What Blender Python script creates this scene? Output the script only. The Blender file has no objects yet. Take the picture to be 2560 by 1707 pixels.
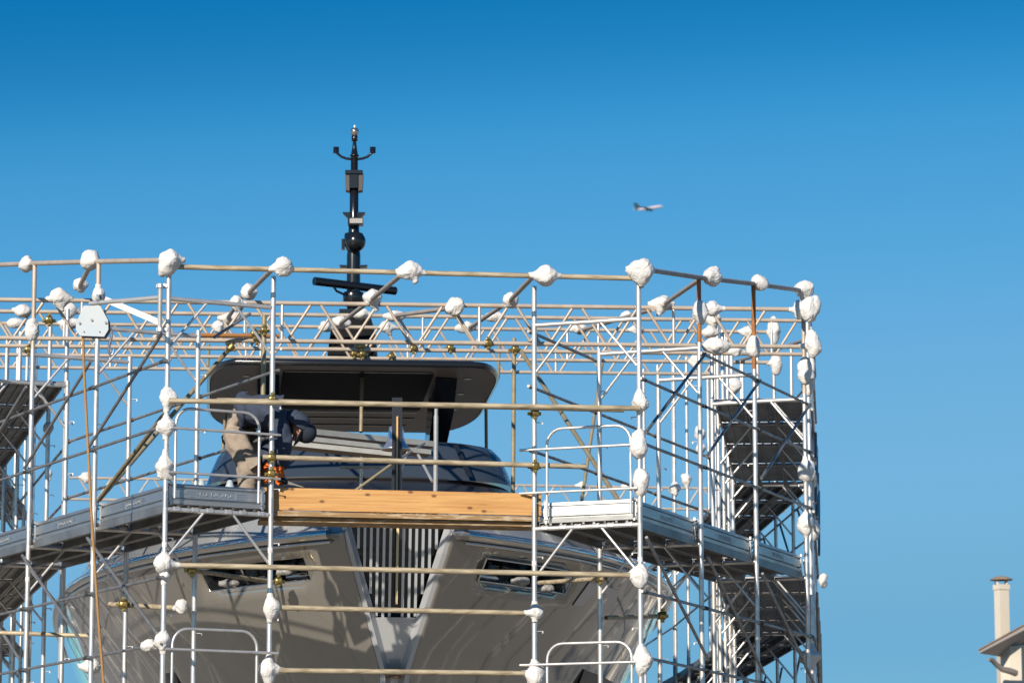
import bpy, bmesh, math, random
from mathutils import Vector, Matrix, noise
R = math.radians
sc = bpy.context.scene
# ------------------------------------------------------------------ camera
FPX, PITCH, CZ = 8800.0, math.atan(1463.5 / 8800.0), 2.2
cam_d = bpy.data.cameras.new('camera')
cam_d.sensor_width = 36.0
cam_d.lens = 36.0 * FPX / 2560.0
cam_d.clip_start, cam_d.clip_end = 0.5, 30000.0
cam_d.dof.use_dof = True
cam_d.dof.focus_distance = 32.6
cam_d.dof.aperture_fstop = 4.6
cam = bpy.data.objects.new('camera', cam_d)
sc.collection.objects.link(cam)
cam.location = (0, 0, CZ)
cam.rotation_euler = (R(90) + PITCH, 0, 0)
sc.camera = cam
# ------------------------------------------------------------------ sky and sun
SUN_AZ, SUN_EL = R(24.5), R(25)          # azimuth to the left of the viewer's back
world = bpy.data.worlds.new('World')
sc.world = world
world.use_nodes = True
wn, wl = world.node_tree.nodes, world.node_tree.links
wn.clear()
w_out = wn.new('ShaderNodeOutputWorld')
w_bg = wn.new('ShaderNodeBackground')
w_sky = wn.new('ShaderNodeTexSky')
w_sky.sky_type = 'NISHITA'
w_sky.sun_disc = False
w_sky.sun_elevation = SUN_EL
w_sky.sun_rotation = math.pi + SUN_AZ
w_sky.altitude = 0
w_sky.air_density = 1.0
w_sky.dust_density = 0.25
w_sky.ozone_density = 3.0
w_tc = wn.new('ShaderNodeTexCoord')
w_map = wn.new('ShaderNodeMapping')
w_map.vector_type = 'POINT'
w_map.inputs['Location'].default_value = (0, 0, 0.03)
w_map.inputs['Scale'].default_value = (1, 1, 1.9)
w_nrm = wn.new('ShaderNodeVectorMath')
w_nrm.operation = 'NORMALIZE'
w_hsv = wn.new('ShaderNodeHueSaturation')
w_hsv.inputs['Saturation'].default_value = 1.22
w_hsv.inputs['Hue'].default_value = 0.492
w_bg.inputs['Strength'].default_value = 0.126
wl.new(w_tc.outputs['Generated'], w_map.inputs['Vector'])
wl.new(w_map.outputs['Vector'], w_nrm.inputs[0])
wl.new(w_nrm.outputs['Vector'], w_sky.inputs['Vector'])
wl.new(w_sky.outputs['Color'], w_hsv.inputs['Color'])
w_a = wn.new('ShaderNodeVectorMath'); w_a.operation = 'SCALE'; w_a.inputs['Scale'].default_value = 0.14
w_b = wn.new('ShaderNodeVectorMath'); w_b.operation = 'SCALE'; w_b.inputs['Scale'].default_value = 1 / 0.14
w_cv = wn.new('ShaderNodeRGBCurve')          # the photograph's colour grade of the clear sky
cm = w_cv.mapping
cm.extend = 'HORIZONTAL'
for ci, pts in enumerate((((0, 0), (0.068, 0.001), (0.098, 0.058), (0.165, 0.140), (0.32, 0.138), (1, 0.40)),
                          ((0, 0), (0.235, 0.150), (0.305, 0.29), (0.456, 0.375), (0.72, 0.365), (1, 0.54)),
                          ((0, 0), (0.50, 0.40), (0.604, 0.565), (0.82, 0.61), (1, 0.56)))):
    cv = cm.curves[ci]
    cv.points[0].location = pts[0]; cv.points[1].location = pts[-1]
    for q in pts[1:-1]: cv.points.new(*q)
cm.update()
wl.new(w_hsv.outputs['Color'], w_a.inputs[0])
wl.new(w_a.outputs['Vector'], w_cv.inputs['Color'])
wl.new(w_cv.outputs['Color'], w_b.inputs[0])
wl.new(w_b.outputs['Vector'], w_bg.inputs['Color'])
wl.new(w_bg.outputs['Background'], w_out.inputs['Surface'])
sun_d = bpy.data.lights.new('sun', 'SUN')
sun_d.energy = 4.6
sun_d.angle = R(0.55)
sun_d.color = (1.0, 0.90, 0.76)
sun = bpy.data.objects.new('sun', sun_d)
sc.collection.objects.link(sun)
to_sun = Vector((-math.sin(SUN_AZ) * math.cos(SUN_EL), -math.cos(SUN_AZ) * math.cos(SUN_EL), math.sin(SUN_EL)))
sun.rotation_euler = to_sun.to_track_quat('Z', 'Y').to_euler()
sc.view_settings.view_transform = 'Standard'
sc.view_settings.look = 'None'
sc.view_settings.exposure = 0.4
sc.view_settings.gamma = 1.0
sc.view_settings.use_curve_mapping = False
sc.cycles.max_bounces = 6
sc.cycles.caustics_reflective = False
sc.cycles.caustics_refractive = False
sc.cycles.sample_clamp_indirect = 6.0

# ------------------------------------------------------------------ helpers
FW = Vector((0, math.cos(PITCH), math.sin(PITCH)))
UP = Vector((0, -math.sin(PITCH), math.cos(PITCH)))
RT = Vector((1, 0, 0))
CAM = Vector((0, 0, CZ))
K = 2560.0 / 2352.0
def P(x, y, d):
    """survey point: where a sight line of the photograph meets distance d"""
    return CAM + d * (FW + RT * ((x - 1280) / FPX) + UP * ((853.5 - y) / FPX))
def PD(x, y, d):
    return P(x * K, y * K, d)
def V3(xy, z):
    return Vector((xy[0], xy[1], z))
col = sc.collection
WM = {}
def link(name, me, M=None, parent=None, mat=None):
    o = bpy.data.objects.new(name, me)
    col.objects.link(o)
    M = M or Matrix.Identity(4)
    WM[o.name] = M.copy()
    if parent is not None:
        o.parent = parent
        o.matrix_parent_inverse = WM[parent.name].inverted()
    o.matrix_basis = M
    if mat is not None and me is not None:
        if len(me.materials) == 0:
            me.materials.append(mat)
        elif me.materials[0] != mat:
            o.material_slots[0].link = 'OBJECT'
            o.material_slots[0].material = mat
    return o
def tag(o, label=None, cat=None, group=None, kind=None):
    if label: o['label'] = label
    if cat: o['category'] = cat
    if group: o['group'] = group
    if kind: o['kind'] = kind
    return o
def thing(name, loc, label, cat, group=None):
    return tag(link(name, None, Matrix.Translation(loc)), label, cat, group)

class MB:
    """collects faces for one mesh"""
    def __init__(self):
        self.v, self.f, self.s = [], [], []
    def add(self, vs, fs, smooth=False):
        b = len(self.v)
        self.v += [Vector(p) for p in vs]
        for f in fs:
            self.f.append([b + i for i in f]); self.s.append(smooth)
        return self
    def box(self, c, size, M=None):
        hx, hy, hz = [k / 2 for k in size]
        vs = [Vector((sx * hx, sy * hy, sz * hz)) for sx in (-1, 1) for sy in (-1, 1) for sz in (-1, 1)]
        if M is not None: vs = [M @ p for p in vs]
        vs = [p + Vector(c) for p in vs]
        return self.add(vs, [(0, 1, 3, 2), (4, 6, 7, 5), (0, 4, 5, 1), (2, 3, 7, 6), (0, 2, 6, 4), (1, 5, 7, 3)])
    def tube(self, p0, p1, r0, r1=None, n=12, caps=True):
        p0, p1 = Vector(p0), Vector(p1)
        r1 = r0 if r1 is None else r1
        q = (p1 - p0).to_track_quat('Z', 'Y').to_matrix()
        ring = [q @ Vector((math.cos(2 * math.pi * i / n), math.sin(2 * math.pi * i / n), 0)) for i in range(n)]
        a = [p0 + k * r0 for k in ring]; b = [p1 + k * r1 for k in ring]
        self.add(a + b, [(i, (i + 1) % n, n + (i + 1) % n, n + i) for i in range(n)], True)
        if caps:
            self.add(a, [tuple(reversed(range(n)))]); self.add(b, [tuple(range(n))])
        return self
    def path(self, pts, r, n=10, caps=True):
        pts = [Vector(p) for p in pts]
        rs = r if isinstance(r, (list, tuple)) else [r] * len(pts)
        rings = []
        ref = None
        for i, p in enumerate(pts):
            t = (pts[min(i + 1, len(pts) - 1)] - pts[max(i - 1, 0)]).normalized()
            if ref is None:
                ref = t.orthogonal().normalized()
            ref = (ref - t * ref.dot(t)).normalized()
            bi = t.cross(ref)
            rings.append([p + rs[i] * (math.cos(2 * math.pi * k / n) * ref + math.sin(2 * math.pi * k / n) * bi) for k in range(n)])
        vs = [p for rg in rings for p in rg]
        fs = [(j * n + i, j * n + (i + 1) % n, (j + 1) * n + (i + 1) % n, (j + 1) * n + i) for j in range(len(pts) - 1) for i in range(n)]
        self.add(vs, fs, True)
        if caps:
            self.add(rings[0], [tuple(reversed(range(n)))]); self.add(rings[-1], [tuple(range(n))])
        return self
    def lathe(self, prof, c=(0, 0, 0), M=None, n=24, smooth=True):
        vs = []
        for (r, z) in prof:
            for i in range(n):
                p = Vector((r * math.cos(2 * math.pi * i / n), r * math.sin(2 * math.pi * i / n), z))
                vs.append((M @ p if M is not None else p) + Vector(c))
        fs = [(j * n + i, j * n + (i + 1) % n, (j + 1) * n + (i + 1) % n, (j + 1) * n + i) for j in range(len(prof) - 1) for i in range(n)]
        return self.add(vs, fs, smooth)
    def prism(self, poly, ext):
        """polygon (3D points) pushed along vector ext"""
        n = len(poly); ext = Vector(ext)
        a = [Vector(p) for p in poly]; b = [p + ext for p in a]
        self.add(a + b, [(i, (i + 1) % n, n + (i + 1) % n, n + i) for i in range(n)])
        self.add(a, [tuple(reversed(range(n)))]); self.add(b, [tuple(range(n))])
        return self
    def grid(self, rows, smooth=True, skip=None):
        nr, nc = len(rows), len(rows[0])
        fs = [(j * nc + i, j * nc + i + 1, (j + 1) * nc + i + 1, (j + 1) * nc + i) for j in range(nr - 1) for i in range(nc - 1) if not (skip and skip(j, i))]
        return self.add([p for r in rows for p in r], fs, smooth)
    def ball(self, c, r, seg=20, rings=12, sc_=(1, 1, 1)):
        prof = [(max(1e-4, math.sin(math.pi * k / rings)) * r, -math.cos(math.pi * k / rings) * r) for k in range(rings + 1)]
        M = Matrix.Diagonal(Vector(sc_)).to_3x3()
        return self.lathe(prof, c, M, seg)
    def mesh(self, name, fix=True):
        me = bpy.data.meshes.new(name)
        me.from_pydata([tuple(p) for p in self.v], [], self.f)
        for p, s in zip(me.polygons, self.s): p.use_smooth = s
        if fix:
            bm = bmesh.new(); bm.from_mesh(me)
            bmesh.ops.recalc_face_normals(bm, faces=bm.faces)
            bm.to_mesh(me); bm.free()
        me.update()
        return me
    def build(self, name, mat, parent=None, origin=None, fix=True):
        o = Vector(origin) if origin is not None else (sum(self.v, Vector()) / len(self.v))
        self.v = [p - o for p in self.v]
        return link(name, self.mesh(name, fix), Matrix.Translation(o), parent, mat)

# ------------------------------------------------------------------ materials
def mat(name, base, rough=0.5, metal=0.0, spec=0.5, coat=0.0, alt=None, scale=6.0, stretch=(1, 1, 1), amount=0.5, bump=0.0, bscale=60.0, rvar=0.0, detail=4.0, thr=(0.35, 0.7)):
    m = bpy.data.materials.new(name)
    m.use_nodes = True
    nt = m.node_tree; n = nt.nodes; l = nt.links
    b = n['Principled BSDF']
    b.inputs['Base Color'].default_value = (*base, 1)
    b.inputs['Roughness'].default_value = rough
    b.inputs['Metallic'].default_value = metal
    b.inputs['Specular IOR Level'].default_value = spec
    b.inputs['Coat Weight'].default_value = coat
    b.inputs['Coat Roughness'].default_value = 0.04
    geo = n.new('ShaderNodeNewGeometry')
    mp = n.new('ShaderNodeMapping'); mp.inputs['Scale'].default_value = stretch
    l.new(geo.outputs['Position'], mp.inputs['Vector'])
    if alt is not None or rvar:
        nz = n.new('ShaderNodeTexNoise'); nz.inputs['Scale'].default_value = scale; nz.inputs['Detail'].default_value = detail
        l.new(mp.outputs['Vector'], nz.inputs['Vector'])
        mr = n.new('ShaderNodeMapRange'); mr.inputs['From Min'].default_value = thr[0]; mr.inputs['From Max'].default_value = thr[1]
        l.new(nz.outputs['Fac'], mr.inputs['Value'])
        if alt is not None:
            mx = n.new('ShaderNodeMix'); mx.data_type = 'RGBA'
            mx.inputs[6].default_value = (*base, 1); mx.inputs[7].default_value = (*alt, 1)
            mm = n.new('ShaderNodeMath'); mm.operation = 'MULTIPLY'; mm.inputs[1].default_value = amount
            l.new(mr.outputs['Result'], mm.inputs[0]); l.new(mm.outputs[0], mx.inputs[0])
            l.new(mx.outputs[2], b.inputs['Base Color'])
        if rvar:
            m2 = n.new('ShaderNodeMapRange'); m2.inputs['To Min'].default_value = rough - rvar; m2.inputs['To Max'].default_value = rough + rvar
            l.new(nz.outputs['Fac'], m2.inputs['Value']); l.new(m2.outputs['Result'], b.inputs['Roughness'])
    if bump:
        nb = n.new('ShaderNodeTexNoise'); nb.inputs['Scale'].default_value = bscale; nb.inputs['Detail'].default_value = 3
        l.new(mp.outputs['Vector'], nb.inputs['Vector'])
        bp = n.new('ShaderNodeBump'); bp.inputs['Strength'].default_value = bump; bp.inputs['Distance'].default_value = 0.01
        l.new(nb.outputs['Fac'], bp.inputs['Height']); l.new(bp.outputs['Normal'], b.inputs['Normal'])
    return m
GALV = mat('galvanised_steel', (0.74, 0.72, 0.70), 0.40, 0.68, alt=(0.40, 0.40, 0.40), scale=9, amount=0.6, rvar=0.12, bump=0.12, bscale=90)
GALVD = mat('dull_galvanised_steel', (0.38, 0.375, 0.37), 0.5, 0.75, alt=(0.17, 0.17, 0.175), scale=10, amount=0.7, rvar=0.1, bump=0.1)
SHEET = mat('galvanised_sheet', (0.52, 0.52, 0.51), 0.46, 0.88, alt=(0.38, 0.385, 0.39), scale=3, stretch=(1, 1, 5), amount=0.8, rvar=0.12, bump=0.14, bscale=6)
WEATH = mat('weathered_tube', (0.47, 0.395, 0.275), 0.62, 0.2, alt=(0.21, 0.165, 0.105), scale=22, stretch=(0.12, 1.4, 1.4), amount=0.85, bump=0.25, bscale=60, thr=(0.4, 0.68))
BEIGE = mat('beige_girder_tube', (0.50, 0.42, 0.345), 0.5, 0.2, alt=(0.33, 0.27, 0.215), scale=7, amount=0.6, bump=0.1)
GREYT = mat('grey_tube', (0.34, 0.32, 0.30), 0.55, 0.2, alt=(0.24, 0.225, 0.21), scale=8, amount=0.7, bump=0.1)
OLIVE = mat('olive_tube', (0.34, 0.29, 0.19), 0.55, 0.3, alt=(0.20, 0.165, 0.105), scale=9, amount=0.7, bump=0.15)
RUST = mat('rusty_tube', (0.36, 0.145, 0.045), 0.75, 0.1, alt=(0.20, 0.085, 0.035), scale=16, amount=0.8, bump=0.3)
ORANGE_T = mat('orange_painted_tube', (0.50, 0.20, 0.05), 0.55, 0.1, alt=(0.34, 0.20, 0.11), scale=12, amount=0.7)
BRASS = mat('yellow_zinc_coupler', (0.46, 0.36, 0.14), 0.33, 0.9, alt=(0.26, 0.17, 0.06), scale=40, amount=0.8, bump=0.2)
DARKIN = mat('dark_bore', (0.02, 0.02, 0.02), 0.9)
WOOD = None
WHITE_P = mat('white_plastic_film', (0.70, 0.685, 0.67), 0.32, 0.0, 0.5, alt=(0.60, 0.58, 0.56), scale=14, amount=0.7, bump=0.32, bscale=34, stretch=(1, 1, 0.45))
GREY_P = mat('grey_plastic_film', (0.30, 0.30, 0.295), 0.35, 0.0, 0.5, alt=(0.2, 0.2, 0.2), scale=14, amount=0.7, bump=0.4, bscale=34)
ROPE = mat('hemp_rope', (0.42, 0.24, 0.10), 0.85, alt=(0.27, 0.15, 0.06), scale=60, amount=0.8, bump=0.6, bscale=140)
def principled(m): return m.node_tree.nodes['Principled BSDF']
principled(WHITE_P).inputs['Subsurface Weight'].default_value = 0.15
principled(WHITE_P).inputs['Subsurface Radius'].default_value = (0.03, 0.03, 0.03)

def wood_mat(name, base, dark, sx):
    m = mat(name, base, 0.62, 0, alt=dark, scale=2.2, stretch=(sx, sx, 22), amount=0.8, bump=0.35, bscale=18, thr=(0.4, 0.66), detail=8)
    nt = m.node_tree; n = nt.nodes; l = nt.links
    b = n['Principled BSDF']
    src = b.inputs['Base Color'].links[0].from_socket
    geo = [k for k in n if k.bl_idname == 'ShaderNodeNewGeometry'][0]
    vor = n.new('ShaderNodeTexVoronoi'); vor.voronoi_dimensions = '2D'; vor.inputs['Scale'].default_value = 3.4
    sx_ = n.new('ShaderNodeSeparateXYZ'); cx_ = n.new('ShaderNodeCombineXYZ'); l.new(geo.outputs['Position'], sx_.inputs[0]); l.new(sx_.outputs['X'], cx_.inputs['X']); l.new(sx_.outputs['Z'], cx_.inputs['Y'])
    mp = n.new('ShaderNodeMapping'); mp.inputs['Scale'].default_value = (0.95, 1.7, 1)
    l.new(cx_.outputs[0], mp.inputs['Vector']); l.new(mp.outputs['Vector'], vor.inputs['Vector'])
    mr = n.new('ShaderNodeMapRange'); mr.inputs['From Min'].default_value = 0.045; mr.inputs['From Max'].default_value = 0.11
    mr.inputs['To Min'].default_value = 0.9; mr.inputs['To Max'].default_value = 0.0
    l.new(vor.outputs['Distance'], mr.inputs['Value'])
    mx = n.new('ShaderNodeMix'); mx.data_type = 'RGBA'; mx.inputs[7].default_value = (0.13, 0.05, 0.018, 1)
    l.new(src, mx.inputs[6]); l.new(mr.outputs['Result'], mx.inputs[0])
    # fine drying cracks along the grain
    nz = n.new('ShaderNodeTexNoise'); nz.inputs['Scale'].default_value = 6; nz.inputs['Detail'].default_value = 6
    mp2 = n.new('ShaderNodeMapping'); mp2.inputs['Scale'].default_value = (0.5, 0.5, 20)
    l.new(geo.outputs['Position'], mp2.inputs['Vector']); l.new(mp2.outputs['Vector'], nz.inputs['Vector'])
    mr2 = n.new('ShaderNodeMapRange'); mr2.inputs['From Min'].default_value = 0.665; mr2.inputs['From Max'].default_value = 0.70
    mr2.inputs['To Max'].default_value = 0.75
    l.new(nz.outputs['Fac'], mr2.inputs['Value'])
    mx2 = n.new('ShaderNodeMix'); mx2.data_type = 'RGBA'; mx2.inputs[7].default_value = (0.15, 0.065, 0.025, 1)
    l.new(mx.outputs[2], mx2.inputs[6]); l.new(mr2.outputs['Result'], mx2.inputs[0])
    l.new(mx2.outputs[2], b.inputs['Base Color'])
    return m
WOOD = wood_mat('new_pine_board', (0.60, 0.335, 0.12), (0.44, 0.205, 0.06), 0.8)
WOOD_OLD = mat('weathered_board', (0.30, 0.185, 0.085), 0.8, 0, alt=(0.52, 0.42, 0.30), scale=9, stretch=(0.7, 0.7, 6), amount=0.8, bump=0.5, bscale=40, thr=(0.5, 0.62))

# ------------------------------------------------------------------ shared meshes
def unit_tube(n=16, hollow=False):
    b = MB()
    b.tube((0, 0, 0), (0, 0, 1), 1, n=n, caps=not hollow)
    if hollow:
        for z in (0.0, 1.0):
            zi = 0.03 if z == 0 else 0.97
            b.lathe([(1.0, z), (0.82, z)], n=n, smooth=False)
            b.lathe([(0.82, z), (0.82, zi)], n=n)
            b.add([(0.82 * math.cos(2 * math.pi * i / n), 0.82 * math.sin(2 * math.pi * i / n), zi) for i in range(n)], [tuple(range(n))])
    return b.mesh('tube_hollow' if hollow else 'tube')
UT, UTH, UT8 = unit_tube(16), unit_tube(16, True), unit_tube(10)
SEGS = []
def tube(name, p0, p1, r, m, parent=None, hollow=False, lo=False):
    p0, p1 = Vector(p0), Vector(p1)
    if r > 0.0205 and name in ('post', 'front_rail', 'top_rail', 'extension_tube', 'chord', 'rafter', 'ledger', 'tie_tube', 'upright_tube'): SEGS.append((p0, p1))
    d = p1 - p0
    M = Matrix.Translation(p0) @ d.to_track_quat('Z', 'Y').to_matrix().to_4x4() @ Matrix.Diagonal((r, r, d.length, 1))
    return link(name, UTH if hollow else (UT8 if lo else UT), M, parent, m)
def basis(zax, xhint):
    z = Vector(zax).normalized(); x = Vector(xhint); x = (x - z * x.dot(z)).normalized(); y = z.cross(x)
    return Matrix((x, y, z)).transposed()
def coupler_mesh():
    """two half-shell clamps at right angles, with bolts and nuts (holds tube along Z at the origin and one along X at y=-0.052)"""
    b = MB()
    for (ax, off) in (((0, 0, 1), 0.0), ((1, 0, 0), -0.054)):
        q = basis(ax, (0, 1, 0))
        prof = [(0.0255, -0.026), (0.0315, -0.026), (0.0335, -0.015), (0.0335, 0.015), (0.0315, 0.026), (0.0255, 0.026)]
        b.lathe(prof, (0, off, 0), q, 14, smooth=False)
        for s in (-1, 1):
            e = q @ Vector((0, s * 0.042, 0))
            b.box(Vector((0, off, 0)) + e, (0.026, 0.026, 0.026), q)
            u = q @ Vector((1, 0, 0))
            b.tube(Vector((0, off, 0)) + e - u * 0.034, Vector((0, off, 0)) + e + u * 0.04, 0.0062, n=6)
            b.tube(Vector((0, off, 0)) + e + u * 0.014, Vector((0, off, 0)) + e + u * 0.028, 0.0125, n=6)
    b.box((0, -0.027, 0), (0.03, 0.03, 0.03))
    return b.mesh('coupler')
COUP = coupler_mesh()
def coupler(at, zax, xax, parent, s=1.0, m=None):
    q = basis(zax, xax).to_4x4()
    return link('coupler', COUP, Matrix.Translation(at) @ q @ Matrix.Scale(s, 4), parent, m or BRASS)
def pin_mesh():
    b = MB()
    b.tube((0, 0, 0), (0.062, 0, 0), 0.0045, n=8)
    b.box((0.056, 0, -0.009), (0.012, 0.009, 0.02))
    return b.mesh('pin')
PIN = pin_mesh()
STK = mat('white_sticker', (0.72, 0.70, 0.70), 0.5, alt=(0.62, 0.16, 0.14), scale=55, amount=0.6, thr=(0.56, 0.6))
CLIP = mat('dark_clip', (0.10, 0.10, 0.10), 0.5, 0.6)
COLLAR = mat('joint_collar', (0.5, 0.5, 0.5), 0.42, 0.8)

# ------------------------------------------------------------------ ground
b = MB()
b.add([(-6000, -6000, 0), (6000, -6000, 0), (6000, 6000, 0), (-6000, 6000, 0)], [(0, 1, 2, 3)])
g = b.build('ground', mat('yard_concrete', (0.32, 0.29, 0.245), 0.85, alt=(0.24, 0.215, 0.185), scale=0.35, amount=0.8, bump=0.3, bscale=5), origin=(0, 0, 0), fix=False)
tag(g, kind='structure')

# ------------------------------------------------------------------ scaffold plan
ZL, ZR = 3.725 + CZ, 3.655 + CZ         # platform ledger height of the two arms
TOPL, TOPR = ZL + 1.955, ZR + 1.945     # head ledgers of the frames above the platform
def hd(deg): return Vector((math.sin(R(deg)), math.cos(R(deg))))
def perp(deg, side):                     # towards the yacht
    return Vector((math.cos(R(deg)), -math.sin(R(deg)))) if side == 'left' else Vector((-math.cos(R(deg)), math.sin(R(deg))))
def roof_z(y): return CZ + 5.93 + 0.122 * (y - 31.9)
WF = 1.04
a0 = P(413, 1270, 31.8); d0 = P(1600, 1306, 32.4)
frames = {'left': [], 'right': []}
def chain(side, start, sections):
    lst = frames[side]
    o = Vector(start)
    for si, (deg, nb) in enumerate(sections):
        p = perp(deg, side)
        if si:
            inner = lst[-1]['i'] + hd(deg) * 0.13
            o = inner - p * WF
        for k in range(nb + 1):
            q = o + hd(deg) * 1.8 * k
            lst.append(dict(o=q, i=q + p * WF, sec=si, deg=deg, first=(k == 0)))
chain('left', (a0.x, a0.y), [(-27.6, 3), (-13.3, 4), (-4.0, 3)])
chain('right', (d0.x, d0.y), [(21.2, 3), (5.3, 4), (-3.2, 4), (-4.8, 2)])
for side in frames:
    for f in frames[side]:
        f['zp'] = ZL if side == 'left' else ZR
        f['zt'] = TOPL if side == 'left' else TOPR
def fo(side, k, z): return V3(frames[side][k]['o'], z)
def fi(side, k, z): return V3(frames[side][k]['i'], z)
ORD = ['first', 'second', 'third', 'fourth', 'fifth', 'sixth', 'seventh', 'eighth', 'ninth', 'tenth', 'eleventh', 'twelfth', 'thirteenth', 'fourteenth', 'fifteenth', 'sixteenth', 'seventeenth']
def where(side, k):
    if k == 0: return 'at the %s front corner' % side
    return '%s back from the %s front corner' % (ORD[k], side)

def portal(side, k, level):
    f = frames[side][k]
    o, i = f['o'], f['i']
    if level == 'upper':
        z0, zl = f['zp'] + 0.0, f['zt']
        zo = zi = zl + 0.03
        if k == 0 and side == 'left': zo, zi = CZ + 6.0, CZ + 5.95
        if k == 0 and side == 'right': zo, zi = CZ + 6.03, CZ + 5.95
        if f['sec'] >= 1: zo = zi = roof_z(o.y) - 0.02
        lab = 'galvanised frame %s of the scaffold, above the deck' % where(side, k)
    else:
        z0, zl = 0.0, f['zp']
        zo = zi = zl
        lab = 'galvanised frame %s of the scaffold, under the deck' % where(side, k)
    t = thing('scaffold_frame', V3((o + i) / 2, z0), lab, 'scaffold frame', 'portal frames of the scaffold')
    near = f['sec'] <= 1
    for (xy, zt_, sgn) in ((o, zo, -1), (i, zi, 1)):
        po = tube('post', V3(xy, z0), V3(xy, zt_), 0.0242, GALV, t)
        if level == 'upper':
            tube('joint_collar', V3(xy, z0 + 0.02), V3(xy, z0 + 0.16), 0.0262, COLLAR, po)
        else:
            tube('sticker', V3(xy, zl - 0.345), V3(xy, zl - 0.30), 0.0248, STK, po)
        if near:
            dirx = Vector((1, 0, 0)) if xy is not i or side == 'right' else Vector((1, 0, 0))
            if xy is o: dirx = V3((i - o).normalized(), 0)
            zz = [z0 + 0.24, z0 + 1.0, z0 + 1.55] if level == 'upper' else [zl - 0.26, zl - 0.95, zl - 1.6]
            for z in zz:
                M = Matrix.Translation(V3(xy, z) + dirx * 0.02) @ basis((0, 0, 1), dirx).to_4x4()
                link('pin', PIN, M, po, COLLAR)
    zc = zl - 0.025 if level == 'upper' else zl
    if f['sec'] >= 1: zc += 0.045
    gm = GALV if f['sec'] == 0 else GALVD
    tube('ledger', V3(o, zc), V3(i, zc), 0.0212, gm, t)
    for (xa, fr) in ((o, 0.36), (i, 0.36)):
        other = i if xa is o else o
        top = xa.lerp(other, fr)
        tube('corner_strut', V3(top, zc - 0.015), V3(xa.lerp(other, 0.02), zc - 0.44), 0.0128, GALV, t)
    return t

def bay_tubes(side, k):
    """guard rails and braces between frame k and k+1"""
    f, h = frames[side][k], frames[side][k + 1]
    bay = '%s bay of the %s arm' % (ORD[min(k, 16)], side)
    zp = f['zp']
    outn = V3(-(f['i'] - f['o']).normalized(), 0)
    eo = outn * 0.036
    grp = 'side guard rails of the scaffold'
    ux = V3((h['o'] - f['o']).normalized(), 0) * 0.06
    def rail(row, dz, word):
        pts = (V3(f[row], zp + dz) + (eo if row == 'o' else -eo) - ux, V3(h[row], zp + dz) + (eo if row == 'o' else -eo) + ux)
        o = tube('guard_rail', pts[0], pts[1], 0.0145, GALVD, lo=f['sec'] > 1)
        if f['sec'] == 0:
            uu = (pts[1] - pts[0]).normalized()
            for e_ in (pts[0] + uu * 0.06, pts[1] - uu * 0.06):
                tube('clip', e_ + uu * 0.03, e_ + uu * 0.075, 0.0185, CLIP, o, lo=True); tube('clip', e_ - uu * 0.012, e_ + uu * 0.012, 0.021, CLIP, o, lo=True)
        tag(o, '%s guard rail on the %s side, %s' % (word, 'outer' if row == 'o' else 'inner', bay), 'guard rail', grp)
    rail('o', 1.35, 'upper'); rail('o', 0.75, 'middle')
    rail('i', 1.34, 'upper'); rail('i', 0.74, 'middle')
    rail('o', -0.62, 'higher under-deck'); rail('o', -1.22, 'lower under-deck')
    if side == 'right' and k < 3 or f['sec'] >= 1:
        rail('i' if k == 0 else 'o', 1.86, 'topmost')
    if f['sec'] >= 1:
        if zp + 2.85 < roof_z(f['o'].y): rail('o', 2.75, 'upper-storey')
        if zp + 3.5 < roof_z(f['o'].y): rail('o', 3.35, 'highest upper-storey')
    e2 = outn * 0.062
    if side == 'left':
        q = ((1.6, 0.78), (-1.12, -0.09))
    else:
        q = ((0.85, 1.86), (-0.12, -1.12))
    for (za, zb), w in zip(q, ('above', 'under')):
        if h['first']: continue
        pa, pb = V3(f['o'], zp + za) + e2, V3(h['o'], zp + zb) + e2
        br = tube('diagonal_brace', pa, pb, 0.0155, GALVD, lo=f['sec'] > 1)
        tag(br, 'slanting brace %s the deck, outer side, %s' % (w, bay), 'brace', 'diagonal braces of the scaffold')

# toe boards -------------------------------------------------------
def text_mesh(body, size):
    c = bpy.data.curves.new('text', 'FONT')
    c.body = body; c.size = size; c.align_x = 'CENTER'; c.align_y = 'CENTER'
    c.extrude = 0.003; c.bevel_depth = 0.0008; c.resolution_u = 2
    o = bpy.data.objects.new('text', c); col.objects.link(o)
    dg = bpy.context.evaluated_depsgraph_get()
    me = bpy.data.meshes.new_from_object(o.evaluated_get(dg))
    bpy.data.objects.remove(o); bpy.data.curves.remove(c)
    return me
LETTERS = text_mesh('D.A DIGAMA', 0.058)
PROF = [(0.03, -0.002), (0.004, 0.0), (0.0, 0.036), (0.02, 0.042), (0.02, 0.052), (0.0, 0.058), (0.0, 0.132), (0.02, 0.138), (0.02, 0.150), (0.002, 0.156), (0.008, 0.184), (0.035, 0.188), (0.035, 0.178)]
TOE = {}
def toe_mesh(L):
    key = round(L, 2)
    if key in TOE: return TOE[key]
    b = MB()
    n = 12
    rows = []
    for j in range(n + 1):
        x = -L / 2 + L * j / n
        wob = 0.0016 * math.sin(j * 1.9) + 0.0012 * math.sin(j * 4.3)
        rows.append([Vector((x, y + wob * math.sin(math.pi * z / 0.18), z)) for (y, z) in PROF])
    b.grid(rows, smooth=False)
    b.grid([[p + Vector((0, 0.003, 0)) for p in r] for r in rows], smooth=False)
    TOE[key] = b.mesh('toe_board', fix=False)
    return TOE[key]
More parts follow.
